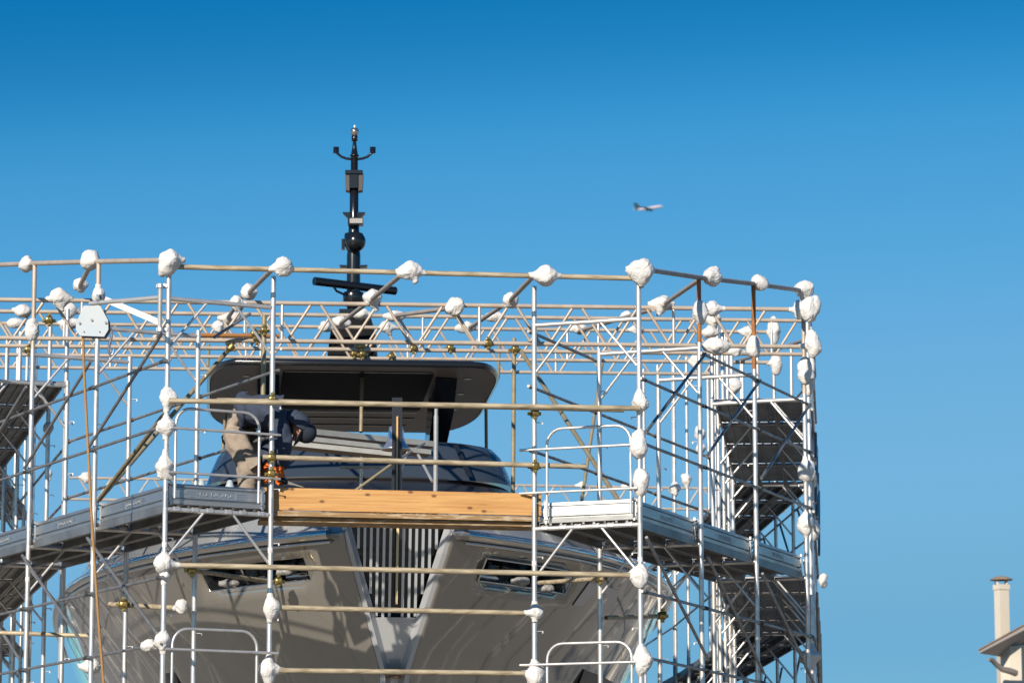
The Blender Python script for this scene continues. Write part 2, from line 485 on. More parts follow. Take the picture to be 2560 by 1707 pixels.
def emb_mesh():
    b = MB()
    for s in (-1, 1):
        for j, (x0, x1) in enumerate(((0.2, 0.27), (0.19, 0.33), (0.2, 0.3))):
            b.box((s * (x0 + x1) / 2, -0.002, -0.022 + j * 0.022), (x1 - x0, 0.005, 0.005))
    for s in (-1, 1):
        b.box((0, -0.001, s * 0.036), (0.38, 0.0026, 0.0035))
        b.box((s * 0.192, -0.001, 0), (0.0035, 0.0026, 0.07))
    return b.mesh('embossed_frame')
EMB = emb_mesh()
def bracket_mesh():
    b = MB()
    b.box((0, 0, 0.09), (0.034, 0.006, 0.13)); b.box((0, 0, 0.185), (0.02, 0.02, 0.03)); b.box((0, 0, 0.0), (0.018, 0.02, 0.03))
    return b.mesh('end_bracket')
BRK = bracket_mesh()
def toe_board(pa, pb, outward, label, emboss=True):
    pa, pb = Vector(pa), Vector(pb)
    L = (pb - pa).length
    c = (pa + pb) / 2
    y = -Vector(outward).normalized()
    x = y.cross(Vector((0, 0, 1)))
    Q = Matrix((x, y, Vector((0, 0, 1)))).transposed().to_4x4()
    M = Matrix.Translation(c) @ Q
    o = tag(link('toe_board', toe_mesh(L), M, None, SHEET), label, 'toe board', 'steel toe boards')
    if emboss:
        link('embossed_frame', EMB, M @ Matrix.Translation((0, 0, 0.095)), o, SHEET)
        link('lettering', LETTERS, M @ Matrix.Translation((0, -0.0005, 0.095)) @ Matrix.Rotation(R(90), 4, 'X'), o, SHEET)
    for s in (-1, 1):
        link('end_bracket', BRK, M @ Matrix.Translation((s * (L / 2 - 0.03), -0.006, 0)), o, GALV)
    return o

DECKM = mat('deck_steel', (0.31, 0.31, 0.305), 0.5, 0.7, alt=(0.14, 0.14, 0.14), scale=3, amount=0.8)
# steel deck boards --------------------------------------------------
DM = {}
def deck_meshes(L):
    key = round(L, 2)
    if key not in DM:
        w = 0.318
        p = MB().box((0, 0, -0.004), (L, w, 0.006))
        p = p.mesh('panel')
        s = MB()
        s.add([(-L / 2, 0, 0), (L / 2, 0, 0), (L / 2, 0, -0.075), (-L / 2, 0, -0.075)], [(0, 1, 2, 3)])
        s.box((0, 0.010, -0.077), (L, 0.024, 0.004)); s.box((0, 0.0, -0.04), (L, 0.004, 0.07))
        r = MB().box((0, 0, -0.017), (L - 0.02, 0.022, 0.02)).mesh('rib')
        h = MB()
        rows = []
        for q in range(9):
            a = math.pi * (-0.12 + 1.05 * q / 8)
            rows.append([Vector((0.0675 + 0.0275 * math.cos(a), yy, -0.062 + 0.0275 * math.sin(a))) for yy in (-0.036, -0.022, 0.0, 0.022, 0.036)])
            for p_ in (rows[-1][1], rows[-1][3]): p_ += (p_ - Vector((0.0675, p_.y, -0.062))) * 0.18
        h.grid(rows)
        h.box((0.02, 0, -0.045), (0.04, 0.06, 0.02))
        DM[key] = (p, s.mesh('side_rail', False), r, h.mesh('hook'))
    return DM[key]
def deck_board(pa, pb, off, label, hooks=True, group='steel deck boards'):
    pa, pb = Vector(pa), Vector(pb)
    L = (pb - pa).length - 0.075
    x = (pb - pa).normalized(); z = Vector((0, 0, 1)); y = z.cross(x)
    Q = Matrix((x, y, z)).transposed().to_4x4()
    M = Matrix.Translation((pa + pb) / 2 + y * off) @ Q
    p, s, r, h = deck_meshes(L)
    t = tag(link('deck_board', None, M), label, 'deck board', group)
    link('panel', p, M, t, DECKM)
    link('side_rail', s, M @ Matrix.Translation((0, -0.157, 0)), t, DECKM)
    link('side_rail', s, M @ Matrix.Translation((0, 0.157, 0)) @ Matrix.Rotation(math.pi, 4, 'Z'), t, DECKM)
    for yy in (-0.052, 0.052):
        link('rib', r, M @ Matrix.Translation((0, yy, 0)), t, DECKM)
    if hooks:
        for sx in (-1, 1):
            for yy in (-0.09, 0.09):
                link('hook', h, M @ Matrix.Translation((sx * (L / 2 - 0.03), yy, 0)) @ Matrix.Rotation(0 if sx > 0 else math.pi, 4, 'Z'), t, GALV)
    return t

for side in ('left', 'right'):
    fl = frames[side]
    for k in range(len(fl)):
        portal(side, k, 'upper'); portal(side, k, 'lower')
    for k in range(len(fl) - 1):
        if fl[k + 1]['first']: continue
        bay_tubes(side, k)
        f, h = fl[k], fl[k + 1]
        outn = V3(-(f['i'] - f['o']).normalized(), 0)
        bay = '%s bay of the %s arm' % (ORD[k], side)
        mid = ((f['o'] + f['i']) / 2, (h['o'] + h['i']) / 2)
        for lev, dz in (('', 0.062), ('upper ', 2.0)):
            if lev and f['sec'] == 0: continue
            for j, w in ((-1, 'left'), (0, 'middle'), (1, 'right')):
                deck_board(V3(mid[0], f['zp'] + dz), V3(mid[1], f['zp'] + dz), j * 0.325, '%s steel board of the %sdeck, %s' % (w, lev, bay), hooks=(k == 0))
        e = -outn * 0.045
        ux = V3((h['o'] - f['o']).normalized(), 0) * 0.04
        toe_board(V3(f['o'], f['zp'] + 0.052) + e + ux, V3(h['o'], f['zp'] + 0.052) + e - ux, outn, 'galvanised toe board along the outer edge, %s' % bay, emboss=f['sec'] == 0)

# front toe boards of both corner towers
for side, n_ in (('left', 'dull'), ('right', 'sunlit')):
    f = frames[side][0]
    fr = -V3(hd(f['deg']), 0)
    ux = V3((f['i'] - f['o']).normalized(), 0)
    ax = 0.03 if side == 'left' else 0.03
    toe_board(V3(f['o'], f['zp'] + 0.06) + ux * 0.035 - fr * 0.04, V3(f['i'], f['zp'] + 0.06) - ux * (0.04 if side == 'left' else 0.075) - fr * 0.04, fr,
              '%s short toe board across the front of the %s corner tower' % (n_, side), emboss=(side == 'left'))

# ------------------------------------------------------------------ front rails (weathered tubes)
A, B_ = frames['left'][0]['o'], frames['left'][0]['i']
D, C_ = frames['right'][0]['o'], frames['right'][0]['i']
FN = (D - A).normalized()                      # along the front
FB = Vector((-FN.y, FN.x))                     # away from the viewer
def front_rail(pa, pb, label, name='front_rail', m=WEATH, r=0.0242):
    o = tube(name, pa, pb, r, m, hollow=True)
    return tag(o, label, 'scaffold tube', 'horizontal tubes across the front')
top_rail = front_rail(V3(A, CZ + 5.95) - V3(FN, 0) * 0.05, V3(D, CZ + 5.955) + V3(FN, 0) * 0.05, 'weathered tube along the very top of the front, between the corner posts')
r2 = front_rail(PD(388, 920, 31.88), PD(1470, 937.5, 32.5), 'weathered tube at the height of the bent worker’s back')
r2b = front_rail(PD(498, 919, 32.33), PD(1433, 941, 32.98), 'second weathered tube right behind the one at the worker’s back')
r3 = front_rail(PD(603, 1049.5, 32.28), PD(1345, 1071.5, 32.9), 'weathered tube just over the wooden board, both ends free')
r4 = front_rail(PD(388, 1297, 31.72), PD(1470, 1321, 32.3), 'weathered tube crossing the grille about halfway, under the board')
r5 = front_rail(PD(612, 1394, 32.12), PD(1222, 1408, 32.62), 'weathered tube crossing the lower end of the grille')
r6 = front_rail(PD(612, 1538.5, 32.02), PD(1222, 1546, 32.53), 'lowest weathered tube across the front, below the grille')
zc = Vector((0, 0, 1)); xc = V3(FN, 0)
for (r_, xs) in ((r2, ((B_, 0.0), (C_, 0.0))), (r3, ((B_, 0.0), (C_, 0.0)))):
    pass
for nm, rail_, ys in (('a', r2b, (913, 941)), ('b', r3, (1050, 1067))):
    for xy, yy, xx in ((B_, ys[0], 624), (C_, ys[1], 1225.5)):
        zz = PD(xx, yy, 32.3 if xx < 1000 else 32.7).z
        coupler(V3(xy, zz), zc, xc, rail_, 1.15)
coupler(V3(B_, PD(622, 1088, 32.3).z), zc, xc, r3, 1.15)

# end guards with rounded corners ------------------------------------
def end_guard(side, zb, label, legs_to):
    f = frames[side][0]
    fr = -V3(hd(f['deg']), 0)
    ux = V3((f['i'] - f['o']).normalized(), 0)
    base = V3(f['o'], 0) + fr * 0.038
    w0, w1, rr = 0.075, 0.90, 0.15
    ztop = zb + 0.925
    t = thing('end_guard', base + Vector((0, 0, zb)), label, 'guard frame', 'rounded end guards')
    pts = [base + ux * w0 + zc * legs_to]
    for j in range(7):
        a = math.pi - j * math.pi / 12
        pts.append(base + ux * (w0 + rr + rr * math.cos(a)) + zc * (ztop - rr + rr * math.sin(a)))
    for j in range(7):
        a = math.pi / 2 - j * math.pi / 12
        pts.append(base + ux * (w1 - rr + rr * math.cos(a)) + zc * (ztop - rr + rr * math.sin(a)))
    pts.append(base + ux * w1 + zc * legs_to)
    MB().path(pts, 0.0135, 12).build('bent_tube', GALV, t)
    for dz in (0.33, 0.735):
        tube('cross_bar', base + ux * 0.0 + zc * (zb + dz) + fr * 0.028, base + ux * (WF + (0.06 if side == 'left' else 0.12)) + zc * (zb + dz) + fr * 0.028, 0.0125, GALV, t, hollow=True)
    return t
end_guard('left', ZL, 'rounded tube guard in front of the worker’s legs, left corner tower', ZL + 0.1)
end_guard('right', ZR, 'rounded tube guard standing on the deck of the right corner tower', ZR + 0.1)
end_guard('left', ZL - 2.0, 'rounded tube guard under the deck of the left corner tower', ZL - 2.6)
end_guard('right', ZR - 2.0, 'rounded tube guard under the deck of the right corner tower', ZR - 2.6)

# wooden boards --------------------------------------------------------
def board(name, pts_front, depth, mat_, label, group=None):
    """board seen from the front: four front corners, pushed back by depth"""
    b = MB().prism(pts_front, V3(FB, 0) * depth)
    o = b.build(name, mat_)
    bv = o.modifiers.new('bevel', 'BEVEL'); bv.width = 0.004; bv.segments = 2
    return tag(o, label, 'wooden board', group)
def front_rect(xa, xb, za, zb, dl, dr):
    pl = PD(xa, 1150, dl); pr = PD(xb, 1160, dr)
    return [Vector((pl.x, pl.y, zb)), Vector((pr.x, pr.y, zb)), Vector((pr.x, pr.y, za)), Vector((pl.x, pl.y, za))]
board('kick_board', front_rect(605, 1243, CZ + 3.99, CZ + 3.785, 32.36, 32.84), 0.035, WOOD, 'bright pine board on edge with knots, spanning between the corner towers')
board('walk_board', front_rect(612, 1240, CZ + 3.772, CZ + 3.728, 32.34, 32.82), 0.22, WOOD_OLD, 'weathered walk board lying right under the bright pine board', 'flat walk boards between the towers')
for j in range(2):
    q = [p + V3(FB, 0) * (0.06 + 0.19 * j) for p in front_rect(600, 1252, CZ + 3.7245, CZ + 3.685, 32.34, 32.82)]
    board('walk_board', q, 0.18, WOOD_OLD, '%s dark bearer board beneath the weathered walk board' % ('front', 'rear')[j], 'flat walk boards between the towers')

# ------------------------------------------------------------------ top rails and extension tubes of the arms
def arm_top(side):
    fl = frames[side]
    pts = []
    for k, f in enumerate(fl):
        if k == 0: z = CZ + (6.01 if side == 'left' else 6.05)
        elif f['sec'] == 0: z = CZ + {'left': (5.93, 6.30, 6.585, 6.86), 'right': (5.90, 6.275, 6.52, 6.75)}[side][k]
        else: z = roof_z(f['o'].y)
        pts.append(V3(f['o'], z))
    for k in range(len(pts) - 1):
        o = tube('top_rail', pts[k], pts[k + 1], 0.0242, BEIGE if side == 'left' else GREYT)
        tag(o, 'sloping top tube of the %s arm, length %s from the front corner' % (side, ORD[k]), 'scaffold tube', 'top tubes of the arms')
    for k, f in enumerate(fl):
        if k == 0 or f['sec'] > 0: continue
        m = (RUST if side == 'right' else BEIGE) if k < 3 else BEIGE
        off = V3((f['o'] - f['i']).normalized(), 0) * 0.0
        o = tube('extension_tube', V3(f['o'], f['zt'] + 0.031) + off, pts[k], 0.0225, m)
        tag(o, '%s upright tube prolonging the %s outer post of the %s arm' % ('rusty' if m is RUST else 'beige', ORD[k], side), 'scaffold tube', 'upright extension tubes')
    return pts
TL, TR = arm_top('left'), arm_top('right')

# ------------------------------------------------------------------ lattice girders over the yacht
SL = 0.139                                    # same skew as the front
def girder(label, x0, x1, yref, xref, z0, z1, zslope_at, h=0.402, lo=False):
    def pt(x, z): return Vector((x, yref + SL * (x - xref), z))
    def zt(x): return z0 + (z1 - z0) * (x - x0) / (x1 - x0)
    t = thing('lattice_girder', pt(x0, zt(x0)), label, 'lattice girder', 'lattice girders over the yacht')
    seg = 0
    tube('chord', pt(x0, zt(x0)), pt(x1, zt(x1)), 0.0242, BEIGE, t)
    tube('chord', pt(x0, zt(x0) - h), pt(x1, zt(x1) - h), 0.0242, BEIGE, t)
    per = 0.687
    x = x0 + 0.12
    while x + per < x1:
        tube('lattice_bar', pt(x + 0.055, zt(x) - 0.015), pt(x + 0.289, zt(x) - h + 0.015), 0.0158, BEIGE, t, lo=True)
        tube('lattice_bar', pt(x + 0.398, zt(x) - h + 0.015), pt(x + 0.632, zt(x) - 0.015), 0.0158, BEIGE, t, lo=True)
        if seg % 3 == 2 and not lo:
            tube('upright_bar', pt(x + 0.34, zt(x)), pt(x + 0.34, zt(x) - h), 0.0165, GALV, t, lo=True)
        x += per; seg += 1
    return t
def gspec(d, ytop_at_mid):
    p = P(1046, ytop_at_mid, d)
    return p
G = []
for lab, d, yt, x0, x1 in (('nearest lattice girder, with the white bundles along its upper tube', 37.05, 762, -6.3, 3.22), ('second lattice girder behind the nearest one', 41.2, 790.5, -7.0, 3.45),
                           ('third lattice girder, just in front of the mast base', 45.4, 820, -7.3, 3.45), ('fourth lattice girder, partly hidden by the black hardtop', 49.4, 857, -7.4, 3.5)):
    p = P(1046, yt, d)
    G.append((girder(lab, x0, x1, p.y, p.x, p.z - 0.012 * (p.x - x0), p.z + 0.012 * (x1 - p.x), None), p))
p = PD(833, 1108, 66)
girder('farthest lattice girder, low behind the yacht', -8.2, 5.2, p.y, p.x, p.z, p.z, None, 0.40, True)
for (xd, yd, gi, s) in ((130, 757, 0, 1), (590, 778, 0, 1), (1122, 788, 0, 1), (830, 800, 1, 1), (1035, 800, 1, 1), (950, 803, 1, 1), (815, 818, 2, 1), (900, 822, 2, 1), (85, 826, 1, 1)):
    t, pr = G[gi]
    dd = (37.05, 41.2, 45.4)[gi]
    q = PD(xd, yd, dd)
    coupler(Vector((q.x, pr.y + SL * (q.x - pr.x) - 0.03, q.z)), xc, zc, t, 1.25)

# rafters from the front rail back to the nearest girder
def loose(name, pa, pb, m, label, r=0.0242, group='roof rafters', hollow=False, cat='scaffold tube'):
    return tag(tube(name, pa, pb, r, m, hollow=hollow), label, cat, group)
def on_line(pa, pb, xd):
    lo_, hi_ = 0.0, 1.0
    for _ in range(40):
        m_ = (lo_ + hi_) / 2; q_ = pa.lerp(pb, m_) - CAM
        if 1280 + FPX * q_.x / q_.dot(FW) < xd * K: lo_ = m_
        else: hi_ = m_
    return pa.lerp(pb, lo_)
g1y = lambda x: G[0][1].y + SL * (x - G[0][1].x)
for (xa, ya, xb, yb, w) in ((622, 633, 572, 672, 'left of the mast'), (925, 638, 853, 688, 'right beside the mast'), (1224, 650, 1168, 694, 'meeting the right inner post')):
    loose('rafter', on_line(V3(A, CZ + 5.95), V3(D, CZ + 5.955), xa) + Vector((0, 0.05, 0)), PD(xb, yb, 37.0), BEIGE, 'beige rafter tube running back from the front top tube, %s' % w)
loose('rafter', on_line(TR[0], TR[1], 1605) + Vector((0, 0.05, -0.02)), PD(1520, 702, 37.6), BEIGE, 'beige rafter tube running back from the right arm, beside the right corner')
loose('rafter', TL[1].lerp(TL[2], 0.12) + Vector((0, 0.05, 0)), PD(183, 658, 36.5), BEIGE, 'short beige rafter tube above the pulley plate, left arm')
for (x, y0, d0_, x1, y1, d1_, w) in ((565, 668, 37, 520, 735, 41.2, 'left'), (853, 688, 37, 770, 752, 41.2, 'centre-left'), (1165, 695, 37.1, 1080, 752, 41.3, 'centre-right'), (1500, 710, 37.2, 1330, 760, 45.6, 'right'), (1042, 707, 37, 905, 725, 41.2, 'middle')):
    loose('rafter', PD(x, y0, d0_), PD(x1, y1, d1_), BEIGE, 'rafter tube between the first two lattice girders, %s one' % w, group='rafters between the girders')

# single tubes -------------------------------------------------------------
def T(name, a, b, m, label, r=0.0242, group='loose scaffold tubes', hollow=True):
    return loose(name, PD(*a), PD(*b), m, label, r, group, hollow)
T('slanting_tube', (532, 795, 37.2), (225, 1150, 35.6), OLIVE, 'olive tube slanting down to the left from an orange-stained tube')
ot = T('stained_tube', (440, 770, 36.4), (640, 772, 36.9), ORANGE_T, 'orange stained tube lying along the nearest girder, left side', 0.0243)
coupler(PD(590, 778, 36.75), xc, zc, ot, 1.2); coupler(PD(530, 797, 36.7), Vector((-.6, 0, -.75)), xc, ot, 1.2)
t_ = T('upright_tube', (1181, 778, 40.9), (1178, 1138, 39.6), OLIVE, 'olive upright tube standing on the foredeck, right of the bell')
coupler(PD(1182, 804, 40.8), zc, xc, t_, 1.3)
T('slanting_tube', (1198, 808, 40.6), (1462, 1212, 35.2), OLIVE, 'long olive tube slanting down to the right behind the right corner tower')
T('slanting_tube', (1383, 835, 45.5), (1336, 1150, 44), OLIVE, 'dark olive tube leaning steeply behind the right corner tower', 0.022)
t_ = T('upright_tube', (833, 806, 45.2), (829, 992, 44.6), OLIVE, 'upright tube hanging in front of the black hardtop', 0.0242)
coupler(PD(832, 815, 45.2), zc, xc, t_, 1.3)
t_ = T('upright_tube', (607, 725, 33.6), (604, 922, 33.5), OLIVE, 'short upright tube right behind the left inner post, above the worker', 0.0235)
coupler(PD(606, 760, 33.6), zc, xc, t_, 1.0)
T('upright_tube', (1116, 905, 47.5), (1117, 1030, 47.5), OLIVE, 'upright tube below the right end of the hardtop', 0.0225)
T('upright_tube', (518, 945, 47.5), (512, 1035, 47.5), OLIVE, 'upright tube below the left end of the hardtop', 0.0225)
T('upright_tube', (480, 790, 49), (477, 850, 49), OLIVE, 'thin upright tube over the left end of the hardtop', 0.02)
T('upright_tube', (1147, 785, 49), (1145, 870, 49), OLIVE, 'thin upright tube over the right end of the hardtop', 0.02)
T('slanting_tube', (575, 720, 33.2), (492, 775, 32.9), GALVD, 'thin brace tube between the posts of the left corner tower', 0.0145)
T('slanting_tube', (405, 915, 33.0), (225, 1150, 35.4), OLIVE, 'thick olive tube slanting behind the left corner post', 0.0235)
t_ = T('tie_tube', (252, 1387, 34.2), (414, 1396, 33.5), WEATH, 'short tie tube with a yellow coupler, left of the left corner post')
coupler(PD(284, 1389, 34.0), zc, xc, t_, 1.3)
t_ = T('tie_tube', (440, 1309, 33.75), (640, 1338, 35.0), WEATH, 'tie tube running into the left anchor pocket', 0.022)
coupler(PD(440, 1310, 33.75), zc, xc, t_, 1.3); coupler(PD(640, 1334, 34.7), xc, zc, t_, 1.2)
t_ = T('tie_tube', (1392, 1327, 34.25), (1238, 1338, 35.0), WEATH, 'tie tube running into the right anchor pocket', 0.022)
coupler(PD(1376, 1328, 34.4), zc, xc, t_, 1.3)
t_ = T('tie_tube', (1392, 1418, 34.3), (1522, 1414, 35.8), WEATH, 'dark tie tube right of the right corner post, low down', 0.0225)
coupler(PD(1519, 1414, 35.75), zc, xc, t_, 1.3)
T('tie_tube', (0, 1452, 35.2), (215, 1460, 35.0), WEATH, 'tie tube low at the left edge', 0.022)

# ------------------------------------------------------------------ hoist
hz = 0.0
def hoist():
    base = V3(A, CZ + 5.2)
    t = thing('rope_hoist', base, 'swivel rope hoist clamped to the left corner post', 'hoist')
    s = V3((-0.088, -0.02), 0)
    p_top, p_bot = PD(368.5, 652, 31.7), PD(366.5, 760, 31.7)
    mt = tube('mounting_tube', p_bot, p_top, 0.021, GALV, t, hollow=True)
    for yy in (657, 757):
        q = PD(372, yy, 31.75)
        cl = MB().box(q, (0.10, 0.03, 0.03)); cl.tube(q + Vector((0.0, -0.03, 0)), q + Vector((0.0, 0.03, 0)), 0.008, n=6)
        cl.lathe([(0.024, -0.018), (0.031, -0.018), (0.031, 0.018), (0.024, 0.018)], PD(367.5, yy, 31.7), None, 14, False)
        cl.lathe([(0.0245, -0.018), (0.032, -0.018), (0.032, 0.018), (0.0245, 0.018)], PD(378, yy, 31.8), None, 14, False)
        cl.build('clamp', GALV, t)
    e0, e1 = PD(367, 683, 31.7), PD(207, 697, 32.2)
    tube('arm', e0, e1, 0.021, GALV, t, hollow=True)
    a1, a2 = PD(243, 688, 32.1), PD(366, 740, 31.7)
    u = (a2 - a1).normalized(); n_ = Vector((0, 0, 1)); n_ = (n_ - u * n_.dot(u)).normalized(); w = u.cross(n_)
    MB().prism([a1 + n_ * 0.026, a2 + n_ * 0.026, a2 - n_ * 0.026, a1 - n_ * 0.026], w * 0.012).build('flat_strut', mat('white_strut', (0.75, 0.73, 0.71), 0.5), t)
    eye = MB(); q = PD(228, 684, 32.12)
    eye.lathe([(0.021, -0.016), (0.034, -0.016), (0.034, 0.016), (0.021, 0.016)], q, basis(e1 - e0, (0, 0, 1)), 14, False)
    eye.box(q + Vector((0, 0, 0.045)), (0.02, 0.02, 0.05)); eye.build('eye_clamp', GALV, t)
    t2 = thing('pulley', PD(211, 775, 32.05), 'pulley with pale bolted cover hanging from the hoist at upper left', 'pulley')
    zb = [(192, 702), (230, 702), (248, 735), (249, 757), (239, 773), (184, 771), (174, 757), (174.5, 742)]
    PLATE = mat('pale_zinc_plate', (0.46, 0.54, 0.62), 0.55, 0.2, alt=(0.56, 0.58, 0.57), scale=5, amount=0.6)
    pts = [PD(x, y, 32.0) for x, y in zb]
    pl = MB().prism(pts, (0, 0.006, 0)).build('front_plate', PLATE, t2)
    MB().prism([p + Vector((0.01, 0.075, -0.008)) for p in pts], (0, 0.006, 0)).build('back_plate', mat('violet_grey_plate', (0.2, 0.2, 0.24), 0.5, 0.5), t2)  # back plate is a darker violet-grey than the front one
    for (x, y, r_) in ((183, 742, 0.012), (211, 735, 0.012), (243, 741, 0.012), (193, 762, 0.005), (229, 762, 0.005)):
        q = PD(x, y, 32.0)
        MB().tube(q, q + Vector((0, -0.012, 0)), r_, n=6).build('bolt', mat('bolt_steel', (0.18, 0.18, 0.19), 0.4, 0.8) if r_ == 0.012 else DARKIN, pl)
    q = PD(211, 735, 32.0) + Vector((0, 0.04, -0.02))
    MB().tube(q, q + Vector((0, 0.028, 0)), 0.09, n=24).build('wheel', GALVD, t2)
    rp = MB()
    pts = [PD(190.5, 770, 32.04), PD(193, 850, 32.04), PD(198, 950, 32.03), PD(204, 1060, 32.0), PD(209, 1160, 31.98), PD(215, 1260, 31.97), PD(226, 1420, 31.95), PD(239, 1580, 31.95), PD(258, 1800, 31.9), PD(290, 2180, 31.9)]
    pts[-1].z = 0.02
    fine = []
    for i in range(len(pts) - 1):
        for j in range(6): fine.append(pts[i].lerp(pts[i + 1], j / 6))
    fine.append(pts[-1])
    rp.path(fine, 0.0125, 10)
    tag(rp.build('hoist_rope', ROPE), 'brown rope hanging slack from the pulley', 'rope')
    hk = MB(); c = [(248, 752), (254, 754), (258, 760), (256, 775), (251, 792), (250, 808), (254, 816), (260, 812), (262, 798)]
    hk.path([PD(x, y, 32.05) for x, y in c], [0.010, 0.010, 0.010, 0.013, 0.014, 0.014, 0.013, 0.009, 0.005], 10)
    tag(hk.build('lifting_hook', mat('plated_hook', (0.55, 0.52, 0.60), 0.25, 0.95)), 'small plated lifting hook beside the pulley plate', 'hook')
    l = MB(); l.path([PD(232, 751, 32.05), PD(247, 751, 32.05), PD(252, 754, 32.05)], 0.014, 10)
    l.path([PD(232, 751, 32.06), PD(218, 735, 32.07)], 0.012, 8)
    tag(l.build('rope_end', ROPE), 'short rope end knotted to the lifting hook', 'rope')
hoist()

# ------------------------------------------------------------------ yacht
YA = Vector((-0.0837, 0.9965, 0)); YR = Vector((0.9965, 0.0837, 0))
y0 = P(996, 1311, 34.3)
Y0 = Vector((y0.x, y0.y, CZ))
def L(t, s, z): return Y0 + YR * t + YA * s + Vector((0, 0, z))
HULL = mat('greige_gloss_paint', (0.315, 0.295, 0.26), 0.08, 0.5, 0.6, 1.0, bump=0.8, bscale=1.0)
BULW = mat('sky_paled_bulwark_paint', (0.36, 0.37, 0.375), 0.14, 0.3, 0.6, 0.7)  # paler and bluer than the hull: sky reflection put into the colour
SILV = mat('silver_gloss_paint', (0.50, 0.51, 0.53), 0.22, 0.35, 0.5, 0.5)
NAVY = mat('dark_gloss_paint', (0.013, 0.014, 0.021), 0.16, 0.0, 0.3, 0.15)
BLACK = mat('black_gloss_paint', (0.012, 0.013, 0.016), 0.22, 0.0, 0.5, 0.5)
CHROME = mat('polished_steel', (0.66, 0.64, 0.61), 0.13, 1.0, bump=0.2, bscale=5)
SMOKE = mat('smoked_glass', (0.036, 0.048, 0.068), 0.2, 0.0, 0.5, 0.2)
SOFFIT = mat('taupe_soffit', (0.52, 0.42, 0.33), 0.5)
TEAK = mat('foredeck_teak', (0.26, 0.17, 0.09), 0.7, alt=(0.18, 0.12, 0.07), scale=3, stretch=(9, 0.6, 1))
yacht = thing('motor_yacht', L(0, 12, -1.6), 'large greige motor yacht seen from the bow inside the scaffold', 'yacht')
ZRAIL = 3.78
def wr(s): return 0.5 + 3.3 * (1 - math.exp(-s / 3.0))
def s_stem(z): return 0.0 if z >= 3.8 else (3.8 - z) * 0.40
def nose(z): return max(0.03, 0.46 + (z - 3.87) * 0.30)
def hull_pt(side, sp, z):
    below = max(0.0, ZRAIL - z)
    k = 1 - 0.20 * (below / 1.3) * math.exp(-sp / 5.0) - 0.02 * below
    if z < 2.0: k -= 0.22 * (2.0 - z) / 2.0
    t = nose(min(z, 4.2)) + 0.10 + (wr(sp) - 0.5) * max(0.05, k)
    if z > ZRAIL: t -= 0.42 * (z - ZRAIL) / 0.4
    return L(side * t, s_stem(z) + sp, z)
SPS = sorted(set([0, 0.04, 0.1, 0.2, 0.3, 0.42, 0.52, 0.72, 0.95, 1.2, 1.5, 1.78, 2.0, 2.25, 2.55, 2.9, 3.3, 3.8, 4.4, 5.0, 5.8, 6.8, 8, 9.5, 11.5, 14, 17, 21, 26]))
ZS = [4.16, 4.05, 3.92, 3.80, 3.77, 3.70, 3.60, 3.49, 3.385, 3.25, 3.1, 2.9, 2.7, 2.5, 2.25, 1.9, 1.4, 0.7, -0.2, -1.0, -1.6]
PK = (0.42, 1.78, 3.60, 3.385)                 # anchor pocket: s0, s1, z top, z bottom
